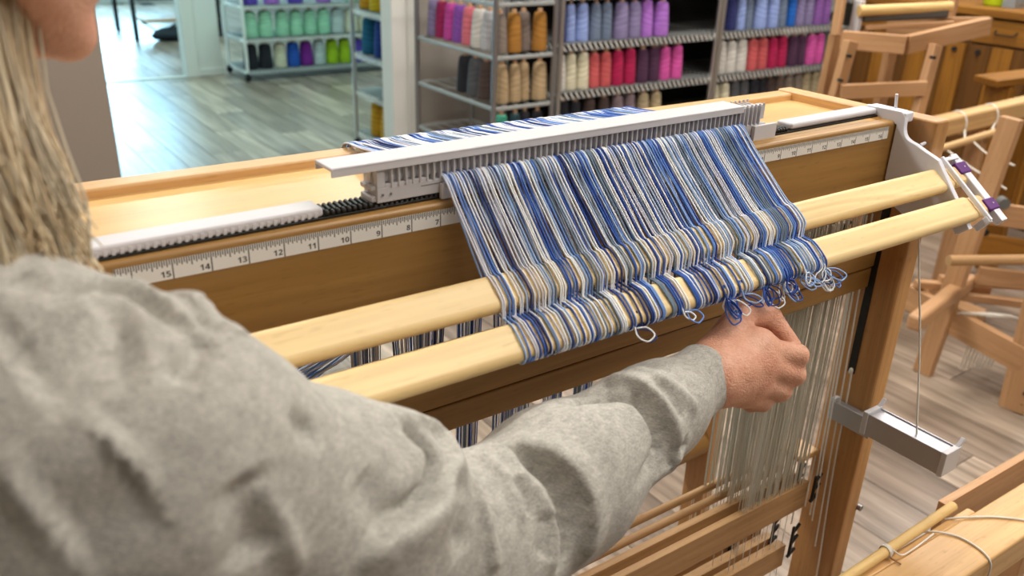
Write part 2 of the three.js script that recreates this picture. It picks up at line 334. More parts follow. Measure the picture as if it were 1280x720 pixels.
// ---------------------------------------------------------------- the toothed rail on the tray (turned a little, as it lies)
const SKEW = 0.0235;
const rail = thing('raddle_rail', 'black toothed rail with white covers along the front edge of the tray', 'rail', [-0.27, 1.1682, -0.006], SKEW);
rail.userData.local = true;                           // the shapes below are in the rail's own frame: x along it, z towards the front
{
  const P = (n, g, m, l) => part(n, g, m, rail, l);
  P('base_strip', box(-0.20, 0.715, 0, 0.0022, -0.024, -0.0015, 0.0004), M.black);
  const tooth = merge([new THREE.SphereGeometry(0.0024, 8, 6).scale(1, 1.05, 1.1).translate(0, 0.0042, -0.0042), bar(V(-0.0018, 0.0055, -0.004), V(0.0012, 0.0045, -0.022), 0.0022, 0.0035, V(0, 1, 0), 0.0008), new THREE.SphereGeometry(0.0022, 6, 5).translate(0.001, 0.004, -0.021)]);
  for (let i = 0; i < 22; i++) put('tooth', tooth, M.black, rail).position.set(0.003 + i * 0.0044, i > 8 ? -0.0022 : 0, 0);
  for (let i = 0; i < 6; i++) put('tooth', tooth, M.black, rail).position.x = 0.509 + i * 0.0044;
  const lid = (x0, x1) => {                           // a shallow cover with a sloped front and little ribs along it
    const s = new THREE.Shape(); s.moveTo(-0.0245, 0.001); s.lineTo(-0.0245, 0.0092); s.lineTo(-0.023, 0.0100); s.lineTo(-0.009, 0.0085); s.lineTo(-0.0005, 0.0052); s.lineTo(-0.0005, 0.0024); s.lineTo(-0.0245, 0.0024);
    return grain(extrude(s, x1 - x0 - 0.001, 0.0005).rotateY(-Math.PI / 2).scale(1, 1, 1).applyMatrix4(new THREE.Matrix4().makeScale(-1, 1, 1)).translate(x0, 0, 0), V(1, 0, 0));
  };
  const flip = (g) => { const h = g.index ? g.toNonIndexed() : g; for (const k of ['position', 'normal', 'uv']) { const a = h.attributes[k], n = a.itemSize; for (let i = 0; i < a.count; i += 3) for (let c = 0; c < n; c++) { const t = a.array[(i + 1) * n + c]; a.array[(i + 1) * n + c] = a.array[(i + 2) * n + c]; a.array[(i + 2) * n + c] = t; } } return h; };
  P('cover', box(-0.19, 0, 0.0022, 0.0095, -0.0245, -0.0026, 0.0025, 3), M.whitePlastic);
  P('cover_rib', Array.from({ length: 36 }, (_, i) => box(-0.186 + i * 0.0051, -0.1832 + i * 0.0051, 0.0022, 0.0066, -0.0042, -0.0023, 0.0005)), M.whitePlastic);
  P('cover', box(0.540, 0.700, 0.0022, 0.0095, -0.0245, -0.0035, 0.003, 2), M.whitePlastic);
  P('clip', box(0.097, 0.122, 0.0004, 0.0135, -0.0011, 0.0032, 0.0008), M.whitePlastic);
  P('clip', box(0.122, 0.43, 0.0004, 0.0075, -0.0011, 0.0028, 0.0008), M.whitePlastic);
  P('clip', box(0.470, 0.505, 0.0004, 0.016, -0.0011, 0.0032, 0.0008), M.whitePlastic);
}

// ---------------------------------------------------------------- the raddle: a comb of thin dividers under a sliding cap
const raddle = thing('raddle', 'pale grey plastic raddle comb with thin dividers under a sliding cap, holding the striped warp', 'raddle', [-0.27, 1.1732, -0.0055], SKEW);
raddle.userData.local = true;
{
  const P = (n, g, m, l) => part(n, g, m, raddle, l);
  const x0 = 0.043, x1 = 0.492;
  P('lower_bar', box(x0, x1, 0, 0.0118, -0.024, -0.002, 0.0008), M.greyPlastic);
  P('groove', box(x0 + 0.038, x1 - 0.05, 0.0079, 0.0085, -0.0025, -0.0017, 0), M.steel);
  P('back_plate', box(x0, x1, 0.0150, 0.030, -0.0125, -0.0055, 0.0005), M.greyPlastic);
  P('end_block', box(x0, x0 + 0.007, 0.0115, 0.0285, -0.024, -0.002, 0.0006), M.greyPlastic);
  P('side_plate', box(x0 + 0.007, x0 + 0.045, 0.0115, 0.0145, -0.024, -0.002, 0.0004), M.greyPlastic);
  for (const [a, b] of [[0.0005, 0.0055], [0.0095, 0.0135]]) P('notch_tab', box(x0 - 0.0042, x0 + 0.001, a, b, -0.022, -0.004, 0.0012), M.greyPlastic);
  for (const x of [0.0045, 0.0115]) P('pin', rod(V(x0 + x, 0.0062, -0.0022), V(x0 + x, 0.0062, -0.0014), 0.0011, 10), M.steel);
  const pitch = 0.00625, g = box(-0.0009, 0.0009, 0.0112, 0.0300, -0.0235, -0.0012, 0.0005);
  for (let i = 0; i < 70; i++) put('divider', g, M.greyPlastic, raddle).position.x = x0 + 0.0128 + i * pitch * 0.985;
  for (const z of [-0.0029, -0.0242]) P('pin_row', Array.from({ length: 8 }, (_, i) => box(x1 - 0.052 + i * 0.0063, x1 - 0.0505 + i * 0.0063, 0.0298, 0.0325, z, z + 0.0018, 0.0004)), M.greyPlastic);
  const cap = P('cap', [box(0.006, 0.452, 0.0302, 0.0332, -0.0278, 0.0006, 0.0012, 2), box(0.006, 0.452, 0.0262, 0.0325, -0.0008, 0.0006, 0.0005), box(0.006, 0.452, 0.0262, 0.0325, -0.0278, -0.0264, 0.0005)], M.whitePlastic, 'glossy off-white cap that slides along the top');
}

// ---------------------------------------------------------------- lease sticks and the holder at their ends
const C1 = V(0, 1.1134, 0.0648), C2 = V(0, 1.0879, 0.0983), N = V(0, 0.796, 0.605), T = V(0, -0.605, 0.796);
const at2 = (c, n, t, x = 0) => c.clone().addScaledVector(N, n).addScaledVector(T, t).setX(x);
{
  const stick = (name, c, w, th, label) => {
    const t = thing(name, label, 'stick', [0.0, c.y, c.z]);
    part('blade', bar(c.clone().setX(-0.455), c.clone().setX(0.448), w, th, N, th * 0.46, 4), M.pine, t);
    part('end', bar(c.clone().setX(0.4455), c.clone().setX(0.4745), w * 0.86, th * 0.9, N, th * 0.42, 3), M.pine, t, 'narrowed rounded end of the stick');
    return t;
  };
  stick('lease_stick', C1, 0.0300, 0.0135, 'upper pale yellow wooden lease stick, the one nearer the ruler tape').userData.group = 'lease sticks';
  stick('lease_stick', C2, 0.0302, 0.0140, 'lower pale yellow wooden lease stick, nearer the hand, with yarn loops over its edge').userData.group = 'lease sticks';
}
function holder(dx, label) {
  const t = thing('stick_holder', label, 'holder', [0.436 + dx, 1.12, 0.02]);
  const sh = new THREE.Shape();                       // profile in (z, y): clamp at the tray, S-curved front edge, arm under the sticks
  sh.moveTo(-0.040, 1.179); sh.lineTo(0.004, 1.1795); sh.quadraticCurveTo(0.010, 1.178, 0.0105, 1.170);
  sh.bezierCurveTo(0.011, 1.152, 0.018, 1.150, 0.030, 1.147); sh.bezierCurveTo(0.038, 1.144, 0.042, 1.142, 0.052, 1.139);
  sh.lineTo(0.060, 1.136); sh.lineTo(0.112, 1.072); sh.lineTo(0.100, 1.062); sh.lineTo(0.086, 1.074); sh.lineTo(0.062, 1.060);
  sh.lineTo(0.040, 1.062); sh.lineTo(0.020, 1.072); sh.lineTo(0.0025, 1.100); sh.lineTo(0.0025, 1.165); sh.lineTo(-0.040, 1.1725);
  const f = (s, d, x) => extrude(s, d, 0.0006).applyMatrix4(new THREE.Matrix4().set(0, 0, 1, x, 0, 1, 0, 0, 1, 0, 0, 0, 0, 0, 0, 1));
  const mirror = (g) => { const h = g.toNonIndexed?.() ?? g; for (const k of ['position', 'normal', 'uv']) { const a = h.attributes[k], n = a.itemSize; for (let i = 0; i < a.count; i += 3) for (let c = 0; c < n; c++) { const q = a.array[(i + 1) * n + c]; a.array[(i + 1) * n + c] = a.array[(i + 2) * n + c]; a.array[(i + 2) * n + c] = q; } } return h; };
  part('plate', mirror(f(sh, 0.006, 0.428 + dx)), M.bracket, t);
  part('flange', [box(0.4275 + dx, 0.4465 + dx, 1.1745, 1.1795, -0.040, 0.002, 0.001), box(0.428 + dx, 0.4455 + dx, 1.168, 1.1795, 0.002, 0.0105, 0.002)], M.bracket, t);
  // fork around the sticks: thin strip over their faces, a second bar beyond their ends, tied with two bands
  const a = at2(C1, 0.0105, -0.023, 0.447 + dx), b = at2(C2, 0.0105, 0.024, 0.447 + dx);
  part('fork', [bar(a, b, 0.004, 0.005, N, 0.0008), bar(at2(C2, -0.008, 0.0215, 0.447 + dx), at2(C2, 0.011, 0.0215, 0.447 + dx), 0.008, 0.006, V(1, 0, 0), 0.0008),
    bar(at2(C1, 0, -0.0205, 0.44 + dx), at2(C1, 0, -0.0205, 0.482 + dx), 0.005, 0.018, N, 0.0008)], M.bracket, t);
  part('end_bar', bar(at2(C1, 0.002, -0.026, 0.480 + dx), at2(C2, 0.002, 0.027, 0.480 + dx), 0.0125, 0.010, N, 0.001), M.bracket, t);
  for (const c of [at2(C1, 0.002, -0.006, 0.479 + dx), at2(C2, 0.002, 0.004, 0.479 + dx)]) {
    const bd = part('band', bar(c.clone().addScaledVector(T, -0.0078).add(V(-0.002, 0, 0)), c.clone().addScaledVector(T, 0.0078).add(V(-0.002, 0, 0)), 0.0215, 0.0135, N, 0.002), M.purple, t, 'dark purple band');
    part('stud', rod(c.clone().addScaledVector(N, 0.006), c.clone().addScaledVector(N, 0.0072), 0.001, 8), M.whitePlastic, bd);
  }
  part('pin', rod(V(0.4425 + dx, 1.178, -0.012), V(0.4385 + dx, 1.196, -0.012), 0.0017, 8), M.whitePlastic, t);
  part('screw', rod(V(0.436 + dx, 1.146, 0.031), V(0.445 + dx, 1.1475, 0.031), 0.002, 8), M.whitePlastic, t);
  return t;
}
holder(0, 'white stick holder with S-curved edge and two purple bands at the right end');
holder(-0.888, 'white stick holder at the left ends of the sticks, behind the grey sleeve');

// ---------------------------------------------------------------- the warp: every end of yarn from the back beam over the tray to the sticks
{
  const yarn = [0x3a62b4, 0x284ca4, 0x6890d6, 0x9cbcea, 0xf2f7fd, 0xf9faf8, 0xdcdee8, 0x76899e, 0xb6c8de, 0x30437c].map((c) => std({ color: c, roughness: 0.85 }));
  const whiteish = [4, 5, 6, 4, 6, 8, 3, 5, 7], blueish = [0, 1, 2, 3, 0, 9, 2, 0, 7];
  const warp = thing('warp', 'blue and white striped yarn warp fanned from the raddle over both lease sticks', 'warp', [0, 1.1, 0]);
  const n = 232, skewZ = (x) => -SKEW * (x + 0.27);
  let kind = 0, hold = 0, shade = 0, jit = 0;
  for (let i = 0; i < n; i++) {
    const over = i % 2 === 0, u = i / (n - 1);
    if (hold-- <= 0) { hold = Math.floor(rr(1, 7)); kind = rnd() < 0.5 ? 1 : 0; shade = Math.floor(rnd() * 9); }
    const w = over ? (rnd() < 0.68 ? whiteish : blueish) : (rnd() < 0.64 ? blueish : whiteish);
    const m = yarn[w[rnd() < 0.6 ? shade : Math.floor(rnd() * w.length)]];
    const dent = Math.floor(i / 4), xr = -0.1716 + (dent + 0.5) * (0.3545 / 58) + (i % 4 - 1.5) * 0.0011;
    jit = jit * 0.75 + rr(-0.0012, 0.0012);
    let x1 = -0.170 + 0.353 * u + jit, x2 = -0.172 + 0.347 * u + jit * 1.6 + rr(-0.0006, 0.0006);
    for (const [c, wd] of [[0.045, 0.004], [0.052, 0.004]]) x1 += 0.0025 * Math.sign(x1 - c) * Math.exp(-(((x1 - c) / wd) ** 2));        // small gaps where the stick shows
    for (const c of [0.0, -0.03, 0.075]) x2 += 0.0032 * Math.sign(x2 - c) * Math.exp(-(((x2 - c) / 0.005) ** 2));
    const zr = skewZ(xr), s = over ? 1 : -1, pts = [];
    const grp = Math.floor(i / 29), gx = -0.1716 + (grp + 0.5) * 29 * (0.3545 / n), xb = gx + (xr - gx) * 0.72 + 0.01 * Math.sin(grp * 2.1);
    pts.push(V(xb, 0.60, -0.217 - rnd() * 0.004), V(xb + rr(-0.001, 0.001), 0.85, -0.212), V(xr, 1.13, -0.2045 - rnd() * 0.002), V(xr, 1.1665, -0.198), V(xr, 1.1705 + rnd() * 0.002, -0.186), V(xr, 1.1715 + rnd() * 0.002, -0.166));
    const ySlot = 1.1868 + (i % 4) * 0.0002;
    pts.push(V(xr, ySlot + 0.0005, -0.034 + zr), V(xr, ySlot, -0.012 + zr), V(xr, ySlot - 0.0008, -0.004 + zr));
    const arc = (c, half, r, top, deg, x) => { const q = deg * Math.PI / 180; return at2(c, s * top * (0.0006 + r * Math.sin(q)), half * 0.0086 + r * Math.cos(q), x); };
    const rA = 0.0073, over2 = -1, j1 = () => rr(-0.0005, 0.0005);
    const A = arc(C1, -1, rA, 1, 138, x1), sag = rr(0.0, 0.0018), e = V(xr, ySlot - 0.0008, -0.004 + zr);
    pts.push(e.clone().lerp(A, 0.3).add(V(0, -sag * 0.9, 0)), e.clone().lerp(A, 0.65).add(V(0, -sag, 0)), A, arc(C1, -1, rA, 1, 105, x1 + j1()), arc(C1, 1, rA, 1, 80, x1 + j1()), arc(C1, 1, rA, 1, 45, x1 + (x2 - x1) * 0.2));
    const y1 = x2 + rr(-0.0008, 0.0008);
    pts.push(arc(C2, -1, rA + 0.0002, over2, 135, x2), arc(C2, -1, rA + 0.0002, over2, 100, x2 + j1()), arc(C2, 1, rA + 0.0002, over2, 80, y1), arc(C2, 1, rA + 0.0002, over2, 45, y1), arc(C2, 1, rA + 0.0003, over2, 8, y1 + j1()), arc(C2, 1, rA + 0.0006, over2, -30, y1 + j1()));
    part('warp_thread', strand(pts, 0.00078 + rnd() * 0.00016, 70, 5), m, warp);
  }
  // groups of end loops slipping off the lower stick
  const tuft = (x, count, len, spread) => {
    for (let k = 0; k < count; k++) {
      const a = rr(-1, 1), l = len * rr(0.55, 1.1), base = at2(C2, rr(-0.003, 0.006), 0.0162, x + rr(-0.004, 0.004));
      const down = V(a * spread + 0.004, -l, 0.006 + rr(-0.003, 0.008)), side = V(rr(0.003, 0.0065), rr(-0.001, 0.003), rr(-0.002, 0.003));
      const tip = base.clone().add(down);
      const pts = [at2(C2, 0.0078, 0.006, base.x), base, base.clone().lerp(tip, 0.5).add(side.clone().multiplyScalar(-0.8)), tip.clone().addScaledVector(side, -0.5), tip.clone().add(V(0, -0.001, 0.0005)), tip.clone().addScaledVector(side, 0.9), base.clone().lerp(tip, 0.45).add(side), base.clone().add(V(0.001, -0.001, 0.001))];
      part('end_loop', cord(pts, 0.0007, 40, 5), yarn[[0, 4, 2, 5, 3, 4, 1, 9][Math.floor(rnd() * 8)]], warp);
    }
  };
  tuft(0.041, 9, 0.017, 0.006); tuft(0.090, 7, 0.014, 0.010); tuft(0.116, 8, 0.016, 0.010); tuft(0.143, 6, 0.010, 0.012); tuft(0.170, 12, 0.018, 0.014);
  tuft(-0.064, 2, 0.006, 0.003); tuft(-0.012, 2, 0.005, 0.003); tuft(0.060, 3, 0.008, 0.004);
  // spare ends sagging to the left behind the tray
  for (let k = 0; k < 26; k++) {
    const v = k / 25;
    part('spare_end', cord([V(-0.13, 0.985 - v * 0.03, -0.222), V(-0.17, 0.962 - v * 0.034, -0.216 + 0.006 * Math.sin(k)), V(-0.23, 0.945 - v * 0.034, -0.208 + 0.006 * Math.sin(k * 1.7)), V(-0.30, 0.936 - v * 0.05, -0.212), V(-0.36, 0.92 - v * 0.06, -0.222)], 0.0011, 24, 5), yarn[[3, 4, 2, 4, 8, 3, 4][k % 7]], warp);
  }
}

// ---------------------------------------------------------------- the beam in the near right corner with its tied dowel
{
  const t = thing('loom_beam', 'broad flat beech beam with white cords wrapped over its top, in the near right corner', 'beam', [0.6, 0.0, 0.19]);
  part('beam', bar(V(0.06, 0.672, 0.197), V(1.15, 0.672, 0.213), 0.060, 0.045, V(0, 1, 0), 0.004, 2), M.beech, t);
  part('edge_strip', bar(V(0.06, 0.681, 0.1610), V(0.512, 0.681, 0.1676), 0.012, 0.02, V(0, 1, 0), 0.003), M.beech, t);
  for (const x of [0.09, 1.1]) part('leg', box(x, x + 0.035, 0, 0.65, 0.18, 0.24, 0.003), M.beech, t);
  const w = (p) => cord(p, 0.0014, 40, 6);
  part('wrapped_cord', w([V(0.418, 0.690, 0.1575), V(0.4245, 0.6958, 0.170), V(0.4385, 0.6962, 0.190), V(0.4390, 0.6962, 0.215), V(0.4330, 0.6955, 0.2305), V(0.4335, 0.688, 0.2348), V(0.436, 0.655, 0.2345)]), M.cord, t);
  part('wrapped_cord', w([V(0.4640, 0.690, 0.1585), V(0.4740, 0.6958, 0.1700), V(0.5120, 0.6962, 0.193), V(0.5380, 0.6962, 0.216), V(0.5500, 0.6950, 0.2330), V(0.5510, 0.684, 0.2362), V(0.551, 0.655, 0.2362)]), M.cord, t);
}
{
  const t = thing('apron_rod', 'round wooden dowel tied with white cord along the inner edge of the near corner beam', 'dowel', [0.3, 0.70, 0.16]);
  part('dowel', rod(V(0.05, 0.7005, 0.1660), V(0.4835, 0.7005, 0.1558), 0.0062, 16), M.dowel, t);
  const c = V(0.3345, 0.7005, 0.1593), loop = [];
  for (let k = 0; k < 40; k++) { const a = k / 40 * Math.PI * 6; loop.push(V(c.x - 0.003 + k * 0.00016, c.y + Math.sin(a) * 0.0072, c.z + Math.cos(a) * 0.0072)); }
  part('cord_tie', [cord(loop, 0.0011, 90, 5), cord([V(c.x + 0.003, c.y + 0.004, c.z + 0.006), V(c.x + 0.012, c.y - 0.003, c.z + 0.012), V(0.37, 0.6955, 0.172), V(0.418, 0.6958, 0.170)], 0.0011, 20, 5)], M.cord, t);
  part('cord_tail', [cord([V(c.x, c.y - 0.005, c.z + 0.006), V(c.x - 0.002, c.y - 0.003, c.z + 0.014), V(c.x - 0.001, 0.6968, c.z + 0.021)], 0.0012, 10, 5)], M.stickBrown, t);
}
{
  const t = thing('side_board', 'thin reddish beech board standing on edge behind the near corner beam', 'board', [0.7, 0.63, 0.1]);
  part('board', bar(V(0.585, 0.598, 0.100), V(1.15, 0.604, 0.112), 0.012, 0.056, V(0, 1, 0), 0.001), M.farBeech, t);
  for (const x of [0.9, 1.12]) part('leg', box(x, x + 0.03, 0, 0.575, 0.09, 0.12, 0.002), M.farBeech, t);
}
// ---------------------------------------------------------------- wire racks
// a wire shelf: two rim wires with a zigzag between them all round, cross wires on top, an optional liner sheet
function wireShelf(x0, x1, z0, z1, y, { zig = true, liner = true, band = false } = {}) {
  const g = [], truss = [], hgt = 0.03, seg = (a, b, r) => g.push(rod(a, b, r, 5));
  const cs = [V(x0, 0, z0), V(x1, 0, z0), V(x1, 0, z1), V(x0, 0, z1)];
  for (let k = 0; k < 4; k++) {
    const a = cs[k], b = cs[(k + 1) % 4], L = a.distanceTo(b), lo = (p) => p.clone().setY(y - hgt), hi = (p) => p.clone().setY(y);
    if (band) { g.push(bar(a.clone().setY(y - 0.012), b.clone().setY(y - 0.012), 0.008, 0.017, V(0, 1, 0), 0.003)); continue; }
    seg(hi(a), hi(b), 0.0022); seg(lo(a), lo(b), 0.0022);
    if (zig) { const n = Math.max(4, Math.round(L / 0.032)); for (let i = 0; i < n; i++) { const p = a.clone().lerp(b, i / n), q = a.clone().lerp(b, (i + 0.75) / n); truss.push(bar(lo(p), hi(q), 0.005, 0.0085, V(0, 1, 0.3), 0)); } }
  }
  const n = Math.round((x1 - x0) / 0.06);
  for (let i = 1; i < n; i++) { const x = x0 + (x1 - x0) * i / n; g.push(new THREE.BoxGeometry(0.003, 0.003, z1 - z0).translate(x, y - 0.002, (z0 + z1) / 2)); }
  for (const k of [0.3, 0.7]) g.push(new THREE.BoxGeometry(x1 - x0, 0.004, 0.004).translate((x0 + x1) / 2, y - 0.006, z0 + (z1 - z0) * k));
  return { g, truss };
}
M.rim = std({ color: 0x777c7e, roughness: 0.35, metalness: 0.6 });
M.shelfWire.color.set(0xf0f4f2);
function caster(x, z, y = 0.075) { return [new THREE.TorusGeometry(0.024, 0.011, 8, 16).rotateY(0.6).translate(x, 0.036, z), new THREE.CylinderGeometry(0.014, 0.014, 0.012, 10).rotateX(Math.PI / 2).translate(x, 0.036, z), new THREE.CylinderGeometry(0.011, 0.016, y - 0.055, 10).translate(x, (y + 0.06) / 2, z)]; }
function rack(label, x0, x1, z0, z1, levels, top, { posts, wheels = false, mat = M.chrome, ...o } = {}) {
  const t = thing('wire_rack', label, 'rack', [(x0 + x1) / 2, 0, (z0 + z1) / 2]);
  for (const [x, z] of posts ?? [[x0, z0], [x1, z0], [x0, z1], [x1, z1]]) {
    part('post', rod(V(x, wheels ? 0.07 : 0, z), V(x, top, z), 0.0127, 10), mat, t);
    if (wheels) part('caster', caster(x, z), M.rubber, t);
  }
  for (const y of levels) {
    const { g, truss } = wireShelf(x0, x1, z0, z1, y, o), s = part('shelf', g, o.band ? M.band : M.rim, t);
    if (truss.length) part('edge_truss', truss, M.shelfWire, s);
    if (o.liner !== false) part('liner', new THREE.BoxGeometry(x1 - x0 - 0.02, 0.002, z1 - z0 - 0.02).translate((x0 + x1) / 2, y + 0.0015, (z0 + z1) / 2), M.liner, s);
  }
  if (o.back) part('back_panel', box(x0 + 0.01, x1 - 0.01, levels[0], 1.02, z0 + 0.014, z0 + 0.020, 0.001), o.backMat, t);
  return t;
}
const dark = std({ color: 0x2b2a28, roughness: 0.9 });
rack('long chrome wire rack against the grey wall, left bay, with lilac and crimson cones', 1.955, 2.965, -3.03, -2.585, [0.16, 0.372, 0.592, 0.812, 1.035], 1.9, { back: true, backMat: dark });
rack('long chrome wire rack against the grey wall, right bay, ending beside the wooden stand', 2.995, 4.03, -3.03, -2.585, [0.16, 0.372, 0.592, 0.812, 1.035], 1.9, { back: true, backMat: dark });
rack('grey end-on wire rack nearest the loom, with brown and beige cones at its corner', 1.585, 1.905, -3.25, -2.565, [0.14, 0.352, 0.572, 0.79, 1.01], 1.9, { band: true, liner: false, mat: M.steel });
rack('wheeled wire rack half hidden behind the white post, with teal and mustard cones', 1.66, 2.12, -4.15, -3.60, [0.115, 0.36, 0.575, 0.82], 1.6, { wheels: true });
rack('long wheeled wire rack across the far floor, with mint green cones', 1.775, 3.25, -6.9, -6.44, [0.085, 0.335, 0.59], 1.6, { wheels: true, mat: M.shelfWire });

// ---------------------------------------------------------------- yarn cones
const COL = {
  'light blue': 0x97ace6, 'slate blue': 0x707f98, 'greyish lilac': 0x8b80aa, orchid: 0xb173d2, navy: 0x2a316e, 'bright blue': 0x1767c8, 'muted purple': 0x8c5aa6,
  cream: 0xe2dcc0, 'off-white': 0xd9d6cf, coral: 0xcc5b5e, crimson: 0xb2124f, plum: 0x4d2a49, 'candy pink': 0xd957a8, black: 0x1e1f28, 'dark brown': 0x4f3f3b, mauve: 0x8c7a80, 'pale tan': 0xbcab88, 'charcoal grey': 0x55575c,
  'mid brown': 0x6b5a50, taupe: 0x8a7d72, maroon: 0x9c1d57, magenta: 0xc4479f, violet: 0x8a4fb0, 'salmon pink': 0xe07684, 'light grey': 0xbdbcc0, 'golden brown': 0xa8742c, 'grey brown': 0x7c6e66, beige: 0xb69d78, 'dark teal': 0x2a4a52, turquoise: 0x4fb89c,
  'mint green': 0xa3dbb9, 'pale grey': 0xc4d0cf, 'royal blue': 0x1f55b8, 'bright purple': 0x7d1f92, lime: 0xa6c81a, purple: 0x5f45b4, teal: 0x12688e, 'deep blue': 0x143c8c, mustard: 0xcf9c1d, yellow: 0xd8bb1e,
};
const coneMats = {};
const woundTex = tex(64, 128, (u, v) => { const k = 1 - 0.13 * (0.5 + 0.5 * Math.sin((v * 26 + Math.sin(u * 6.283) * 0.5) * 6.283)) - 0.08 * vnoise(u * 8, v * 24, 8, 24, 400); return [255 * k, 255 * k, 255 * k]; }, 1, 1);
const coneMat = (n) => coneMats[n] ??= std({ color: COL[n], map: woundTex, roughness: 0.92 });
M.core = std({ color: 0xb9926f, roughness: 0.8 });
const slim = [[0.001, 0], [0.034, 0], [0.0375, 0.004], [0.036, 0.05], [0.031, 0.13], [0.0275, 0.156], [0.022, 0.164], [0.012, 0.166], [0.001, 0.166]];
const fat = [[0.001, 0], [0.058, 0], [0.064, 0.006], [0.062, 0.08], [0.055, 0.175], [0.050, 0.19], [0.036, 0.198], [0.02, 0.2], [0.001, 0.2]];
const lathe = (p, k = 1) => new THREE.LatheGeometry(p.map(([r, y]) => new THREE.Vector2(r * k, y)), 20);
const GEO = { slim: lathe(slim), fat: lathe(fat), wide: lathe(slim, 1.18), slimCore: new THREE.CylinderGeometry(0.0125, 0.014, 0.016, 12).translate(0, 0.172, 0), fatCore: new THREE.CylinderGeometry(0.018, 0.02, 0.012, 12).translate(0, 0.205, 0) };
const ORD = ['first', 'second', 'third', 'fourth', 'fifth', 'sixth', 'seventh', 'eighth', 'ninth', 'tenth', 'eleventh', 'twelfth', 'thirteenth'];
function makeCone(kind, colour) {
  const t = thing('yarn_cone', '', 'yarn cone');
  put('yarn', GEO[kind], coneMat(colour), t);
  put('paper_core', kind === 'fat' ? GEO.fatCore : GEO.slimCore, M.core, t);
  return t;
}
const protos = {};
// a row of cones [colour, x, z]; every cone is told apart by its colour and its place in the row
function row(where, group, kind, y, list) {
  list.forEach(([colour, x, z, s = 1], i) => {
    const key = kind + colour;
    let c = protos[key];
    if (!c) c = protos[key] = makeCone(kind, colour); else { c = c.clone(); c.name = numbered('yarn_cone'); scene.add(c); }
    const gap = Math.min(...list.filter((q, k) => k !== i).map((q) => Math.hypot(q[1] - x, q[2] - z))), fit = Math.min(1, gap * 0.985 / (2 * { slim: 0.0375, wide: 0.0443, fat: 0.064 }[kind]));
    c.position.set(x, y + 0.003, z); c.rotation.set(0, i * 1.7, 0); c.scale.set(fit, s, fit);
    const last = i === list.length - 1 && list.length > 2;
    c.userData = { category: 'yarn cone', group, label: `${colour} cone, ${last ? 'last' : ORD[i]} from left on ${where}` };
  });
}
const zip = (cs, xs, z) => cs.map((c, i) => [c, xs[i], z + rr(-0.006, 0.006), rr(0.97, 1.02)]);
const LB = 'light blue', SB = 'slate blue', GL = 'greyish lilac', CR = 'crimson', CO = 'coral';
row('upper shelf, left bay of long rack', 'cones, upper shelf of left bay', 'wide', 0.812, zip(['navy', LB, LB, SB, SB, GL, GL, 'orchid', 'orchid'], [1.99, 2.045, 2.115, 2.19, 2.255, 2.345, 2.43, 2.513, 2.607], -2.64));
row('upper shelf, right bay of long rack', 'cones, upper shelf of right bay', 'wide', 0.812, zip(['navy', LB, SB, LB, LB, SB, 'bright blue', GL, GL, 'muted purple', 'muted purple'], [3.115, 3.19, 3.25, 3.335, 3.434, 3.513, 3.6, 3.668, 3.745, 3.82, 3.895], -2.64));
row('middle shelf, left bay of long rack', 'cones, middle shelf of left bay', 'slim', 0.592, zip(['off-white', 'cream', 'cream', CO, CO, CR, CR, 'plum', 'plum', 'candy pink', 'candy pink'], [1.995, 2.06, 2.13, 2.2, 2.27, 2.345, 2.425, 2.505, 2.585, 2.667, 2.751], -2.64));
row('middle shelf, right bay of long rack', 'cones, middle shelf of right bay', 'wide', 0.592, zip(['off-white', 'off-white', 'off-white', CO, CO, CR, CR, 'plum', 'plum', 'candy pink', 'candy pink'], [3.07, 3.15, 3.23, 3.317, 3.4, 3.485, 3.565, 3.65, 3.727, 3.81, 3.89], -2.64));
row('lower shelf, left bay of long rack', 'cones, lower shelf of left bay', 'slim', 0.372, zip(['black', 'black', 'dark brown', 'dark brown', 'mauve', 'mauve', 'pale tan', 'pale tan'], [2.027, 2.099, 2.193, 2.279, 2.367, 2.452, 2.538, 2.626], -2.64));
row('lower shelf, right bay of long rack', 'cones, lower shelf of right bay', 'wide', 0.372, zip(['cream', 'cream', 'charcoal grey', 'charcoal grey', 'black', 'black', 'dark brown', 'mid brown', 'taupe', 'taupe', 'pale tan', 'pale tan'], [3.06, 3.135, 3.215, 3.29, 3.365, 3.44, 3.515, 3.595, 3.675, 3.75, 3.83, 3.91], -2.64));
row('the end-on grey rack, upper side row', 'cones, side row of the end-on rack', 'wide', 0.79, [['greyish lilac', 1.65, -3.19], ['maroon', 1.65, -3.115], ['magenta', 1.65, -3.03], ['violet', 1.65, -2.95], ['salmon pink', 1.65, -2.87], ['off-white', 1.65, -2.785], ['light grey', 1.65, -2.70]]);
row('the end-on grey rack, upper corner row', 'cones, corner row of the end-on rack', 'wide', 0.79, [['taupe', 1.637, -2.612], ['golden brown', 1.712, -2.612], ['grey brown', 1.782, -2.64], ['golden brown', 1.852, -2.612]]);
row('the end-on grey rack, lower side row', 'cones, lower side row of the end-on rack', 'wide', 0.572, [['black', 1.65, -2.90], ['charcoal grey', 1.65, -2.81], ['dark brown', 1.65, -2.72]]);
row('the end-on grey rack, lower corner row', 'cones, lower corner row of the end-on rack', 'wide', 0.572, [['beige', 1.655, -2.612], ['beige', 1.725, -2.612], ['beige', 1.785, -2.63], ['beige', 1.862, -2.612]]);
row('the end-on grey rack, lowest row in view', 'cones, lowest row of the end-on rack', 'wide', 0.352, [['turquoise', 1.66, -2.615], ['dark teal', 1.735, -2.615], ['black', 1.80, -2.63], ['black', 1.862, -2.615]]);
const MG = 'mint green';
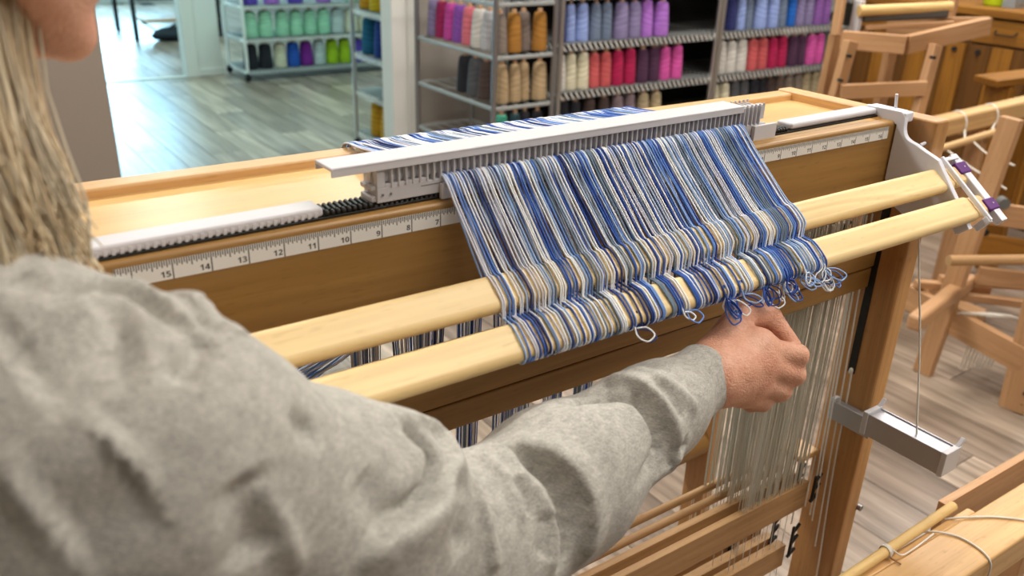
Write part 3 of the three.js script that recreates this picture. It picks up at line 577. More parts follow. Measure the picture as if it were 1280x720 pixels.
row('the middle shelf of far wheeled rack', 'cones, middle shelf of the far rack', 'fat', 0.335, zip([MG, MG, MG, MG, MG, MG, 'pale grey', 'cream', 'cream', 'pale grey', 'pale grey'], [1.855, 1.985, 2.125, 2.245, 2.365, 2.485, 2.61, 2.735, 2.86, 2.98, 3.1], -6.53));
row('the bottom shelf of far wheeled rack', 'cones, bottom shelf of the far rack', 'fat', 0.085, zip(['black', 'black', 'cream', 'royal blue', 'bright purple', 'pale grey', 'lime', 'lime', 'purple', 'purple', 'royal blue'], [1.84, 1.96, 2.085, 2.2, 2.315, 2.43, 2.55, 2.665, 2.785, 2.905, 3.02], -6.53));
row('the upper shelf of far wheeled rack', 'cones, upper shelf of the far rack', 'fat', 0.59, zip(['purple', 'orchid', 'purple', 'orchid', MG], [1.87, 2.05, 2.25, 2.5, 2.75], -6.53));
row('the third shelf of half-hidden wheeled rack', 'cones on the half-hidden rack', 'fat', 0.575, [['teal', 1.74, -4.06], ['deep blue', 1.74, -3.90], ['deep blue', 1.74, -3.75]]);
row('the upper shelf of half-hidden wheeled rack', 'cones, top of the half-hidden rack', 'fat', 0.82, [['mustard', 1.74, -4.07], ['yellow', 1.74, -3.94], ['yellow', 1.74, -3.8]]);
row('the bottom shelf of half-hidden wheeled rack', 'cones, bottom of the half-hidden rack', 'fat', 0.115, [['mustard', 1.74, -3.98], ['mustard', 1.74, -3.85]]);

// ---------------------------------------------------------------- room behind, upper left: black-legged table with a tan crossboard and a dark bag
{
  const t = thing('work_table', 'black-legged table with a tan lower shelf in the far room', 'table', [1.75, 0, -9.4]);
  for (const [x, z] of [[1.50, -9.83], [1.505, -9.0], [2.35, -9.0], [2.35, -9.83]]) part('leg', box(x - 0.02, x + 0.02, 0, 0.74, z - 0.02, z + 0.02, 0.002), M.blackMatte, t);
  part('table_top', box(1.44, 2.42, 0.74, 0.77, -9.9, -8.93, 0.003), M.stickBrown, t);
  part('shelf', box(1.60, 2.36, 0.17, 0.20, -9.4, -8.98, 0.003), M.farBeech, t, 'tan lower shelf');
  part('drawer_box', box(1.56, 1.92, 0.38, 0.74, -9.55, -9.05, 0.01), std({ color: 0x4a3a30, roughness: 0.8 }), t, 'dark brown drawer box');
  part('cross_rail', box(1.50, 2.36, 0.42, 0.48, -9.84, -9.81, 0.002), M.blackMatte, t);
}
{
  const t = thing('duffel_bag', 'dark navy bag slumped on the floor under the far table', 'bag', [1.9, 0, -9.0]);
  const g = new THREE.SphereGeometry(1, 20, 12), p = g.attributes.position;
  for (let i = 0; i < p.count; i++) { const k = 1 + 0.10 * Math.sin(p.getX(i) * 7 + p.getZ(i) * 5) * (1 - Math.abs(p.getY(i))); p.setXYZ(i, p.getX(i) * 0.34 * k, Math.max(-0.055, p.getY(i) * 0.085 * k) + 0.057, p.getZ(i) * 0.16 * k); }
  g.computeVertexNormals();
  part('body', g.translate(1.97, 0, -8.93), std({ color: 0x131c26, roughness: 0.85 }), t);
  part('handle', cord([V(1.80, 0.115, -8.86), V(1.84, 0.165, -8.83), V(1.98, 0.17, -8.82), V(2.04, 0.12, -8.84)], 0.008, 16, 6), std({ color: 0x10161d, roughness: 0.8 }), t);
  part('strap', cord([V(1.68, 0.10, -8.92), V(1.62, 0.15, -8.9), V(1.56, 0.19, -8.95), V(1.60, 0.16, -9.02)], 0.008, 16, 6), std({ color: 0x10161d, roughness: 0.8 }), t);
}

// ---------------------------------------------------------------- behind on the right: loom stand, dresser, bins
{
  const t = thing('table_loom', 'beech table loom on a splayed wooden stand, between the long rack and the oak dresser', 'loom', [2.3, 0, -1.25]);
  const m = M.farBeech;
  const A = V(2.235, 0.985, -1.345), B = V(2.345, 0.985, -1.165), Cc = V(2.715, 1.04, -1.09);
  part('side_arm', bar(A, B, 0.03, 0.062, V(0, 1, 0), 0.003), m, t);
  part('front_rail', bar(B.clone().add(V(0.01, 0.0, -0.004)), Cc, 0.03, 0.062, V(0, 1, 0), 0.003), m, t);
  part('side_arm', bar(Cc, V(2.62, 1.005, -1.42), 0.03, 0.062, V(0, 1, 0), 0.003), m, t);
  part('front_leg', bar(V(2.205, 0.99, -1.285), V(2.02, 0.0, -1.262), 0.055, 0.028, V(0, 0, 1), 0.003), m, t);
  part('front_leg', bar(V(2.455, 0.985, -1.12), V(2.20, 0.0, -1.02), 0.05, 0.028, V(0, 0, 1), 0.003), m, t);
  part('back_leg', bar(V(2.31, 0.99, -1.42), V(2.40, 0.0, -1.52), 0.055, 0.028, V(0, 0, 1), 0.003), m, t);
  part('back_leg', bar(V(2.64, 0.98, -1.40), V(2.72, 0.0, -1.45), 0.055, 0.028, V(0, 0, 1), 0.003), m, t);
  part('stretcher', bar(V(2.155, 0.825, -1.255), V(2.395, 0.848, -1.085), 0.022, 0.05, V(0, 1, 0), 0.003), m, t);
  part('castle_post', bar(V(2.262, 0.99, -1.39), V(2.325, 1.30, -1.44), 0.025, 0.03, V(0, 0, 1), 0.003), m, t);
  part('castle_post', bar(V(2.70, 0.99, -1.23), V(2.74, 1.30, -1.25), 0.025, 0.03, V(0, 0, 1), 0.003), m, t);
  part('roller', rod(V(2.345, 1.075, -1.37), V(2.665, 1.095, -1.215), 0.019, 14), M.dowel, t);
  part('cloth_roll', bar(V(2.375, 1.052, -1.375), V(2.655, 1.073, -1.215), 0.03, 0.036, V(0, 1, 0), 0.012, 2), std({ color: 0x57534e, roughness: 0.9 }), t, 'dark grey wound cloth');
  part('breast_rod', bar(V(2.375, 1.018, -1.35), V(2.66, 1.04, -1.19), 0.018, 0.018, V(0, 1, 0), 0.004), m, t);
  part('ratchet', box(2.335, 2.365, 1.02, 1.10, -1.43, -1.405, 0.004), M.black, t);
  part('end_frame', box(2.352, 2.378, 1.0, 1.11, -1.405, -1.37, 0.004), M.whitePlastic, t);
  const hole = (c, d) => rod(c.clone(), c.clone().add(d), 0.006, 8);
  part('bolt', hole(V(2.176, 0.945, -1.27), V(-0.004, 0, 0.018)), M.black, t);
  part('bolt', hole(V(2.149, 0.865, -1.267), V(-0.004, 0, 0.018)), M.black, t);
  part('bolt', hole(V(2.372, 0.955, -1.082), V(-0.004, 0, 0.018)), M.black, t);
}
{
  const t = thing('dresser', 'orange-stained oak dresser with plank doors and black drawer handles', 'dresser', [4.1, 0, -1.5]);
  const x = 3.8, z0 = -2.35, z1 = -0.35;
  part('carcass', box(x + 0.02, x + 0.50, 0.08, 0.965, z0, z1, 0.004), M.oakDark, t);
  part('plinth', box(x + 0.05, x + 0.48, 0.0, 0.08, z0 + 0.03, z1 - 0.03, 0.003), M.oakDark, t);
  part('top', box(x - 0.02, x + 0.52, 0.966, 1.003, z0 - 0.02, z1 + 0.02, 0.006, 2), M.oak, t);
  for (const [a, b] of [[-2.33, -1.73], [-1.71, -1.07], [-1.05, -0.37]]) {
    const d = part('drawer', box(x, x + 0.022, 0.845, 0.955, a, b, 0.004), M.oak, t);
    const c = (a + b) / 2 + (a < -1.5 && a > -2 ? -0.16 : 0);
    part('handle', cord([V(x, 0.91, c - 0.05), V(x - 0.018, 0.895, c - 0.045), V(x - 0.022, 0.893, c), V(x - 0.018, 0.895, c + 0.045), V(x, 0.91, c + 0.05)], 0.004, 20, 6), M.blackMatte, d);
    const n = Math.round((b - a) / 0.105);
    for (let i = 0; i < n; i++) { const p = a + (b - a) * i / n, q = a + (b - a) * (i + 1) / n; part('door_plank', box(x + 0.002, x + 0.02, 0.10, 0.832, p + 0.0015, q - 0.0015, 0.003), i % 2 ? M.oak : M.oakDark, t); }
    part('catch', rod(V(x + 0.002, 0.80, b - 0.05), V(x - 0.012, 0.80, b - 0.05), 0.012, 10), M.blackMatte, t);
    part('catch', rod(V(x + 0.002, 0.80, a + 0.05), V(x - 0.012, 0.80, a + 0.05), 0.012, 10), M.blackMatte, t);
  }
}
{
  const t = thing('tub', 'neon lime plastic tub standing on the oak dresser', 'tub', [4.0, 1.004, -1.735]);
  t.userData.local = true;
  put('body', new THREE.LatheGeometry([[0.0, 0], [0.052, 0], [0.058, 0.004], [0.066, 0.10], [0.064, 0.102], [0.056, 0.008], [0, 0.008]].map((p) => new THREE.Vector2(...p)), 24), std({ color: 0xb7cf1a, roughness: 0.4 }), t);
  put('lid', new THREE.CylinderGeometry(0.069, 0.069, 0.012, 24).translate(0, 0.106, 0), std({ color: 0xd3dd6a, roughness: 0.4 }), t);
}
{
  const t = thing('clear_box', 'clear plastic box beside the lime tub on the oak dresser', 'box', [3.99, 1.004, -1.64]);
  const m = phys({ color: 0xdfe6ea, roughness: 0.15, transmission: 0.75, thickness: 0 });
  for (const [a, b, c, d, e, f] of [[3.92, 4.06, 1.004, 1.008, -1.665, -1.605], [3.92, 4.06, 1.008, 1.12, -1.665, -1.661], [3.92, 4.06, 1.008, 1.12, -1.609, -1.605], [3.92, 3.924, 1.008, 1.12, -1.661, -1.609], [4.056, 4.06, 1.008, 1.12, -1.661, -1.609]]) part('panel', box(a, b, c, d, e, f, 0.0008), m, t);
  part('lid', box(3.915, 4.065, 1.12, 1.13, -1.67, -1.60, 0.003), M.whitePlastic, t);
}
{
  const t = thing('yarn_ball', 'dark red yarn ball at the right edge of the dresser top', 'yarn ball', [3.98, 1.055, -1.53]);
  t.userData.local = true;
  put('ball', new THREE.SphereGeometry(0.05, 20, 14), std({ color: 0x7c1422, roughness: 0.9 }), t);
  for (let k = 0; k < 6; k++) put('strand', new THREE.TorusGeometry(0.0505, 0.0014, 5, 40).rotateX(k * 0.5).rotateY(k * 0.9), std({ color: 0x9a2232, roughness: 0.9 }), t);
}
for (const [i, y] of [[0, 0.0], [1, 0.29], [2, 0.58]]) {
  const t = thing('storage_bin', `milky plastic storage bin between rack and dresser, ${['bottom', 'middle', 'top'][i]} of three`, 'bin', [4.45, y, -2.75], 0, 'stacked storage bins');
  t.userData.local = true;
  put('body', new RoundedBoxGeometry(0.55, 0.25, 0.42, 2, 0.03).translate(0, 0.127, 0), std({ color: 0x9aa09b, roughness: 0.5 }), t);
  put('lid', new RoundedBoxGeometry(0.58, 0.03, 0.45, 2, 0.01).translate(0, 0.268, 0), std({ color: 0x8a908d, roughness: 0.5 }), t);
}

// ---------------------------------------------------------------- the second floor loom at the right edge
{
  const t = thing('floor_loom', 'second beech floor loom at the right edge, with slanted legs and knotted white cords', 'loom', [2.2, 0, -0.6]);
  const m = M.farBeech, P = (n, g, mm = m, l) => part(n, g, mm, t, l);
  const lean = V(0.02, 0, 1);
  P('front_post', bar(V(2.085, 0.0, -0.70), V(2.13, 0.86, -0.655), 0.06, 0.032, V(1, 0, 0), 0.003));
  P('front_post', bar(V(2.112, 0.0, -0.415), V(2.14, 0.60, -0.46), 0.075, 0.034, V(1, 0, 0), 0.003));
  P('rear_post', bar(V(2.62, 0.0, -0.98), V(2.62, 0.70, -0.98), 0.06, 0.032, V(1, 0, 0), 0.003));
  P('side_rail', bar(V(2.100, 0.235, -0.86), V(2.115, 0.165, -0.42), 0.028, 0.085, V(0, 1, 0), 0.003));
  P('cloth_beam', rod(V(1.90, 0.47, -0.62), V(2.30, 0.47, -0.40), 0.016, 14), M.stickBrown);
  P('treadle', bar(V(1.79, 0.292, -0.62), V(2.219, 0.31, -0.692), 0.045, 0.05, V(0, 1, 0), 0.012, 2));
  P('treadle', bar(V(2.16, 0.30, -0.76), V(2.40, 0.285, -0.60), 0.03, 0.028, V(0, 1, 0), 0.004));
  P('treadle', bar(V(2.18, 0.26, -0.70), V(2.42, 0.23, -0.54), 0.03, 0.026, V(0, 1, 0), 0.004));
  P('treadle', bar(V(2.09, 0.285, -0.80), V(2.30, 0.27, -0.66), 0.03, 0.026, V(0, 1, 0), 0.004));
  P('slat', bar(V(2.20, 0.545, -0.70), V(2.50, 0.50, -0.52), 0.02, 0.072, V(0, 1, 0), 0.003));
  P('slat', bar(V(2.19, 0.445, -0.69), V(2.48, 0.40, -0.51), 0.02, 0.07, V(0, 1, 0), 0.003), M.oak);
  P('slat', bar(V(2.19, 0.345, -0.66), V(2.46, 0.31, -0.50), 0.02, 0.06, V(0, 1, 0), 0.003));
  P('back_beam', bar(V(2.33, 0.705, -1.06), V(2.86, 0.775, -0.93), 0.064, 0.07, V(0, 1, 0), 0.014, 2), M.farPale);
  P('apron_rod', rod(V(2.30, 0.652, -0.985), V(2.72, 0.722, -0.90), 0.013, 12), M.farPale);
  P('castle_board', bar(V(2.93, 0.815, -1.16), V(3.22, 0.84, -1.06), 0.12, 0.03, V(0, 1, 0), 0.006), M.oak);
  P('castle_post', bar(V(3.0, 0.0, -1.13), V(3.0, 0.80, -1.13), 0.10, 0.04, V(1, 0, 0), 0.004), M.oak);
  P('castle_post', bar(V(3.18, 0.0, -1.08), V(3.18, 0.82, -1.08), 0.08, 0.04, V(1, 0, 0), 0.004), M.oak);
  P('rear_foot', box(2.58, 2.66, 0, 0.05, -1.10, -0.80, 0.004));
  P('brake_knob', rod(V(2.235, 0.583, -0.672), V(2.215, 0.583, -0.648), 0.018, 12), M.liner);
  P('brake_knob', rod(V(2.165, 0.50, -0.665), V(2.15, 0.50, -0.65), 0.010, 12), M.blackMatte);
  const wr = (a, b, r) => { const d = b.clone().sub(a).normalize(), x = V(0, 1, 0).cross(d).normalize(), y = d.clone().cross(x), pts = []; for (let i = 0; i < 20; i++) { const k = i / 20 * Math.PI * 2; pts.push(a.clone().addScaledVector(x, Math.cos(k) * r).addScaledVector(y, Math.sin(k) * r * 1.03)); } return cord(pts, 0.0032, 40, 5, true); };
  for (const k of [0.12, 0.36, 0.62]) P('apron_cord', [wr(V(2.33, 0.705, -1.06).lerp(V(2.86, 0.775, -0.93), k), V(2.86, 0.775, -0.93), 0.0385), rod(V(2.33, 0.69, -1.03).lerp(V(2.86, 0.76, -0.90), k), V(2.30, 0.652, -0.975).lerp(V(2.72, 0.722, -0.89), k + 0.03), 0.0035, 6)], M.cord);
  P('cord', cord([V(2.30, 0.65, -0.97), V(2.26, 0.64, -0.86), V(2.275, 0.60, -0.74)], 0.003, 16, 5), M.cord);
  P('cord', cord([V(2.38, 0.66, -0.95), V(2.36, 0.63, -0.85), V(2.36, 0.59, -0.72)], 0.003, 16, 5), M.cord);
  P('cord', cord([V(2.50, 0.68, -0.93), V(2.46, 0.66, -0.85), V(2.44, 0.65, -0.75)], 0.003, 16, 5), M.cord);
  for (const [x, y, z] of [[2.094, 0.075, -0.392], [2.102, 0.035, -0.392]]) P('screw', rod(V(x, y, z), V(x, y, z + 0.008), 0.006, 8), M.black);
  for (const [x, y, z] of [[2.120, 0.20, -0.402], [2.112, 0.165, -0.400]]) P('screw', rod(V(x, y, z), V(x, y, z + 0.008), 0.006, 8), M.steel);
  for (let i = 0; i < 16; i++) P('tie_cord', cord([V(2.08 + i * 0.004, 0.245 + 0.003 * (i % 3), -0.64 + i * 0.004), V(2.16 + i * 0.003, 0.25 - 0.002 * (i % 4), -0.585 + i * 0.004), V(2.23, 0.24, -0.545 + i * 0.005)], 0.0022, 10, 4), M.cord);
  for (let i = 0; i < 9; i++) { const x = 2.16 + i * 0.013; P('tie_cord', rod(V(x, 0.03, -0.62 + i * 0.006), V(x + 0.004, 0.13, -0.615 + i * 0.006), 0.003, 5), M.cord); }
}
// ---------------------------------------------------------------- the weaver
// signed distances are joined with a smooth minimum and meshed on a grid
const cap = (px, py, pz, c) => {             // c: [ax,ay,az, bx,by,bz, ra, rb]
  const bx = c[3] - c[0], by = c[4] - c[1], bz = c[5] - c[2], ax = px - c[0], ay = py - c[1], az = pz - c[2];
  const L = bx * bx + by * by + bz * bz || 1e-9;
  let t = (ax * bx + ay * by + az * bz) / L; t = t < 0 ? 0 : t > 1 ? 1 : t;
  const dx = ax - bx * t, dy = ay - by * t, dz = az - bz * t;
  return Math.sqrt(dx * dx + dy * dy + dz * dz) - (c[6] + (c[7] - c[6]) * t);
};
const smin = (a, b, k) => { const h = Math.max(k - Math.abs(a - b), 0) / k; return Math.min(a, b) - h * h * k * 0.25; };
const caps = (list, k) => (x, y, z) => { let d = 1e3; for (const c of list) d = smin(d, cap(x, y, z, c), k); return d; };
function mesh(f, lo, hi, h) {
  const n = [0, 1, 2].map((i) => Math.ceil((hi[i] - lo[i]) / h) + 1), [nx, ny, nz] = n, val = new Float32Array(nx * ny * nz), id = (i, j, k) => (k * ny + j) * nx + i;
  for (let k = 0; k < nz; k++) for (let j = 0; j < ny; j++) for (let i = 0; i < nx; i++) val[id(i, j, k)] = f(lo[0] + i * h, lo[1] + j * h, lo[2] + k * h);
  const vert = new Int32Array(nx * ny * nz).fill(-1), pos = [];
  for (let k = 0; k < nz - 1; k++) for (let j = 0; j < ny - 1; j++) for (let i = 0; i < nx - 1; i++) {
    let s = [0, 0, 0], c = 0;
    const edge = (i0, j0, k0, i1, j1, k1) => { const a = val[id(i0, j0, k0)], b = val[id(i1, j1, k1)]; if (a < 0 !== b < 0) { const t = a / (a - b); s[0] += i0 + (i1 - i0) * t; s[1] += j0 + (j1 - j0) * t; s[2] += k0 + (k1 - k0) * t; c++; } };
    for (const a of [0, 1]) for (const b of [0, 1]) { edge(i, j + a, k + b, i + 1, j + a, k + b); edge(i + a, j, k + b, i + a, j + 1, k + b); edge(i + a, j + b, k, i + a, j + b, k + 1); }
    if (c) { vert[id(i, j, k)] = pos.length / 3; pos.push(lo[0] + s[0] / c * h, lo[1] + s[1] / c * h, lo[2] + s[2] / c * h); }
  }
  const ix = [], quad = (a, b, c, d, flip) => { if (a < 0 || b < 0 || c < 0 || d < 0) return; flip ? ix.push(a, c, b, a, d, c) : ix.push(a, b, c, a, c, d); };
  for (let k = 1; k < nz - 1; k++) for (let j = 1; j < ny - 1; j++) for (let i = 1; i < nx - 1; i++) {
    const a = val[id(i, j, k)] < 0;
    if (a !== val[id(i + 1, j, k)] < 0) quad(vert[id(i, j - 1, k - 1)], vert[id(i, j, k - 1)], vert[id(i, j, k)], vert[id(i, j - 1, k)], !a);
    if (a !== val[id(i, j + 1, k)] < 0) quad(vert[id(i - 1, j, k - 1)], vert[id(i - 1, j, k)], vert[id(i, j, k)], vert[id(i, j, k - 1)], !a);
    if (a !== val[id(i, j, k + 1)] < 0) quad(vert[id(i - 1, j - 1, k)], vert[id(i, j - 1, k)], vert[id(i, j, k)], vert[id(i - 1, j, k)], !a);
  }
  const nor = new Float32Array(pos.length), e = h * 0.35;
  for (let i = 0; i < pos.length; i += 3) {
    for (let it = 0; it < 2; it++) {
      const [x, y, z] = [pos[i], pos[i + 1], pos[i + 2]], gx = f(x + e, y, z) - f(x - e, y, z), gy = f(x, y + e, z) - f(x, y - e, z), gz = f(x, y, z + e) - f(x, y, z - e), L = Math.hypot(gx, gy, gz) || 1;
      const d = Math.max(-h * 0.6, Math.min(h * 0.6, f(x, y, z) * Math.min(1, 2 * e / L)));
      nor[i] = gx / L; nor[i + 1] = gy / L; nor[i + 2] = gz / L;
      if (it === 0) { pos[i] -= nor[i] * d; pos[i + 1] -= nor[i + 1] * d; pos[i + 2] -= nor[i + 2] * d; }
    }
  }
  const g = new THREE.BufferGeometry();
  g.setAttribute('position', new THREE.Float32BufferAttribute(pos, 3)); g.setAttribute('normal', new THREE.BufferAttribute(nor, 3)); g.setIndex(ix);
  return g;
}
// texture coordinates in metres, chosen triangle by triangle
function boneUV(g) {
  const h = g.toNonIndexed(), p = h.attributes.position, uv = new Float32Array(p.count * 2), a = V(0, 0, 0), b = V(0, 0, 0), c = V(0, 0, 0);
  for (let i = 0; i < p.count; i += 3) {
    a.fromBufferAttribute(p, i); b.fromBufferAttribute(p, i + 1).sub(a); c.fromBufferAttribute(p, i + 2).sub(a);
    const n = b.cross(c), X = Math.abs(n.x), Y = Math.abs(n.y), Z = Math.abs(n.z), k = X > Y && X > Z ? [2, 1] : Y > Z ? [0, 2] : [0, 1];
    for (let j = i; j < i + 3; j++) { uv[2 * j] = p.getComponent(j, k[0]); uv[2 * j + 1] = p.getComponent(j, k[1]); }
  }
  h.setAttribute('uv', new THREE.BufferAttribute(uv, 2));
  return h;
}
const B = (a, b, ra, rb = ra) => [a[0], a[1], a[2], b[0], b[1], b[2], ra, rb];
const mix = (a, b, t) => a.map((v, i) => v + (b[i] - v) * t);
const S = [-0.452, 1.150, 0.208], E = [-0.272, 1.000, 0.182], WR = [0.004, 1.018, 0.127], SL = [-0.755, 1.165, 0.055], EL = [-0.83, 0.92, 0.09], WL = [-0.66, 0.86, 0.10];
const NB = [-0.60, 1.238, 0.135], CH = [-0.605, 1.05, 0.165], PE = [-0.63, 0.80, 0.24];
const cloth = [
  B(PE, mix(PE, CH, 0.5), 0.150, 0.146), B(mix(PE, CH, 0.5), CH, 0.146, 0.150), B([-0.68, 1.10, 0.13], [-0.57, 1.09, 0.225], 0.098, 0.095), B(SL, S, 0.062, 0.062),
  B([-0.62, 1.215, 0.13], [-0.50, 1.186, 0.182], 0.058, 0.060), B([-0.50, 1.186, 0.182], S, 0.060, 0.0645), B(NB, SL, 0.056, 0.062), B(S, mix(S, E, 0.5), 0.066, 0.0625), B(mix(S, E, 0.5), E, 0.0625, 0.055),
];
const sleeve = [B(E, mix(E, WR, 0.35), 0.056, 0.050), B(mix(E, WR, 0.35), mix(E, WR, 0.78), 0.050, 0.033), B(mix(E, WR, 0.78), WR, 0.034, 0.0255)];
const sleeveL = [B(SL, EL, 0.064, 0.056), B(EL, mix(EL, WL, 0.8), 0.054, 0.034), B(mix(EL, WL, 0.8), WL, 0.033, 0.0265)];
const allCloth = [...cloth, ...sleeve, ...sleeveL];
// folds and seams of the sweatshirt: [points, height, width]; ridges rise, creases sink
const FOLDS = [];
FOLDS.push(
  [[[-0.3206,1.1307,0.2072],[-0.3099,1.1196,0.2104],[-0.307,1.1129,0.2182],[-0.3116,1.1102,0.2294],[-0.3206,1.1084,0.2408],[-0.3354,1.1103,0.2501]],-0.01,0.0038],
  [[[-0.324,1.1335,0.2066],[-0.3023,1.1145,0.1894],[-0.2893,1.1011,0.1919],[-0.293,1.0977,0.2105],[-0.3079,1.1022,0.2321],[-0.322,1.104,0.2448],[-0.3411,1.107,0.2545],[-0.3572,1.108,0.2599],[-0.3688,1.1054,0.2631],[-0.3777,1.102,0.2647]],0.0085,0.01,-1],
  [[[-0.3213,1.1302,0.2113],[-0.3123,1.1209,0.2138],[-0.3082,1.1135,0.2194],[-0.3133,1.1111,0.2306],[-0.3226,1.1093,0.2418],[-0.3403,1.112,0.2516],[-0.3567,1.1133,0.2576]],-0.01,0.006],
  [[[-0.2527,1.0587,0.1547],[-0.2375,1.0597,0.1722],[-0.2298,1.0565,0.1892],[-0.2281,1.0503,0.2037],[-0.2272,1.0407,0.2159],[-0.2286,1.0293,0.2253],[-0.2318,1.0165,0.2322],[-0.2331,1.0051,0.2348]],0.008,0.008,1],
  [[[-0.231,1.0582,0.1819],[-0.2209,1.054,0.1926],[-0.2144,1.0476,0.2033],[-0.2133,1.0377,0.2136],[-0.216,1.0271,0.2213],[-0.2237,1.0142,0.2292],[-0.2292,1.0033,0.2332]],-0.013,0.009],
  [[[-0.2338,1.0582,0.1667],[-0.2181,1.0578,0.1779],[-0.2048,1.0547,0.1917],[-0.1972,1.0459,0.2055],[-0.1943,1.0329,0.2156],[-0.1971,1.0199,0.2212],[-0.202,1.0046,0.2239],[-0.2031,0.9866,0.2213]],0.009,0.01,-1],
  [[[-0.2613,1.0676,0.1686],[-0.2516,1.0648,0.1879],[-0.2481,1.0586,0.204],[-0.2474,1.0514,0.2155],[-0.2508,1.0455,0.2239]],0.0043,0.006],
  [[[-0.2425,1.0582,0.1985],[-0.2414,1.0514,0.2111],[-0.2447,1.0446,0.2212]],-0.005,0.006],
  [[[-0.2806,1.0827,0.2053],[-0.2827,1.0728,0.2226],[-0.2823,1.0586,0.2324],[-0.2831,1.046,0.239],[-0.2847,1.0367,0.2425]],0.0054,0.005],
  [[[-0.295,1.0947,0.22],[-0.3054,1.094,0.2354],[-0.3072,1.0807,0.2434],[-0.306,1.0626,0.2466]],-0.007,0.009],
  [[[-0.2327,1.041,0.2183],[-0.2368,1.0312,0.2279],[-0.2454,1.0233,0.2352]],-0.006,0.007],
  [[[-0.1691,1.0627,0.1533],[-0.141,1.0569,0.1495],[-0.117,1.0518,0.1479],[-0.1021,1.0495,0.1582],[-0.1003,1.0431,0.1719],[-0.099,1.0333,0.1813],[-0.1019,1.0239,0.1874],[-0.1139,1.0178,0.1942],[-0.1447,1.0224,0.2097]],-0.011,0.0055],
  [[[-0.1359,1.049,0.1309],[-0.108,1.0464,0.1307],[-0.0962,1.0508,0.1424],[-0.0908,1.0496,0.1572],[-0.0871,1.0423,0.1708],[-0.0856,1.0302,0.1804],[-0.0844,1.0159,0.1847],[-0.0893,1.0028,0.185],[-0.1145,1.0008,0.1947]],0.009,0.01,-1],
  [[[-0.0875,1.0488,0.1282],[-0.0774,1.0533,0.1377],[-0.0709,1.0524,0.1541],[-0.0637,1.0462,0.1659],[-0.0573,1.0375,0.1737],[-0.0561,1.0294,0.178]],0.0043,0.006],
  [[[-0.0792,1.0524,0.1505],[-0.0776,1.0442,0.1684],[-0.0734,1.0315,0.1788]],-0.005,0.006],
  [[[-0.0801,1.0225,0.1828],[-0.0775,1.01,0.1838]],-0.006,0.006],
  [[[-0.4744,1.2424,0.21],[-0.4662,1.2408,0.2056],[-0.4596,1.2395,0.1989],[-0.4476,1.2339,0.1895],[-0.4381,1.2293,0.1964],[-0.4309,1.2251,0.2113],[-0.425,1.2195,0.2257]],-0.0067,0.0045],
  [[[-0.4414,1.2292,0.1747],[-0.4334,1.2265,0.1911],[-0.4268,1.2234,0.2096],[-0.4216,1.2188,0.2226]],0.0033,0.005],
  [[[-0.4182,1.2168,0.2235],[-0.4276,1.216,0.2379],[-0.4397,1.2135,0.2488]],-0.0058,0.005],
  [[[-0.4211,1.2204,0.1983],[-0.4109,1.2142,0.1888]],0.0065,0.009],
  [[[-0.4125,1.2156,0.2065],[-0.4148,1.2159,0.2184]],-0.006,0.006],
  [[[-0.4091,1.2132,0.2101],[-0.4036,1.208,0.2192]],0.0033,0.008],
  [[[-0.4906,1.2288,0.2351],[-0.4762,1.2308,0.2309],[-0.4591,1.2299,0.2272],[-0.4424,1.2252,0.2281]],-0.0085,0.022],
  [[[-0.4881,1.2368,0.2255],[-0.4728,1.2385,0.2171],[-0.4547,1.2353,0.2082]],0.0054,0.018],
  [[[-0.4788,1.2479,0.1994],[-0.4728,1.2429,0.2073]],-0.006,0.008],
  [[[-0.5029,1.1862,0.2611],[-0.4874,1.1935,0.2634],[-0.473,1.1993,0.2638],[-0.4606,1.2062,0.2599]],0.008,0.018],
  [[[-0.4603,1.1928,0.2706],[-0.4741,1.1875,0.271],[-0.4903,1.1812,0.2683]],-0.008,0.02],
  [[[-0.4227,1.1791,0.2722],[-0.4223,1.1624,0.2772],[-0.4242,1.1389,0.2792]],-0.0085,0.012],
  [[[-0.4205,1.1791,0.2712],[-0.4133,1.1565,0.2742],[-0.4075,1.1326,0.2727],[-0.4047,1.1191,0.2702]],0.0043,0.006],
  [[[-0.3947,1.1807,0.2495],[-0.3819,1.1668,0.2442]],-0.0058,0.006],
  [[[-0.3635,1.1378,0.2458],[-0.3584,1.1263,0.2511],[-0.3555,1.1123,0.2577]],-0.005,0.01],
);
const clothBase = caps(allCloth, 0.03);
const foldBoxes = FOLDS.map(([pts, hgt, w, side = 0]) => {
  const lo = [9, 9, 9], hi = [-9, -9, -9], e = 0.002, R = Math.max(0.02, w * (side ? 3.6 : 2.6));
  for (const p of pts) for (let i = 0; i < 3; i++) { lo[i] = Math.min(lo[i], p[i] - R); hi[i] = Math.max(hi[i], p[i] + R); }
  const nrm = pts.slice(0, -1).map((p, i) => { const q = pts[i + 1].map((v, k) => (v + p[k]) / 2); return V(clothBase(q[0] + e, q[1], q[2]) - clothBase(q[0] - e, q[1], q[2]), clothBase(q[0], q[1] + e, q[2]) - clothBase(q[0], q[1] - e, q[2]), clothBase(q[0], q[1], q[2] + e) - clothBase(q[0], q[1], q[2] - e)).normalize(); });
  const cross = side ? nrm.map((n, i) => { const p = pts[i], q = pts[i + 1]; return n.clone().cross(V(q[0] - p[0], q[1] - p[1], q[2] - p[2])).normalize().multiplyScalar(side); }) : null;
  return { pts, hgt, w, lo, hi, cross, nrm };
});
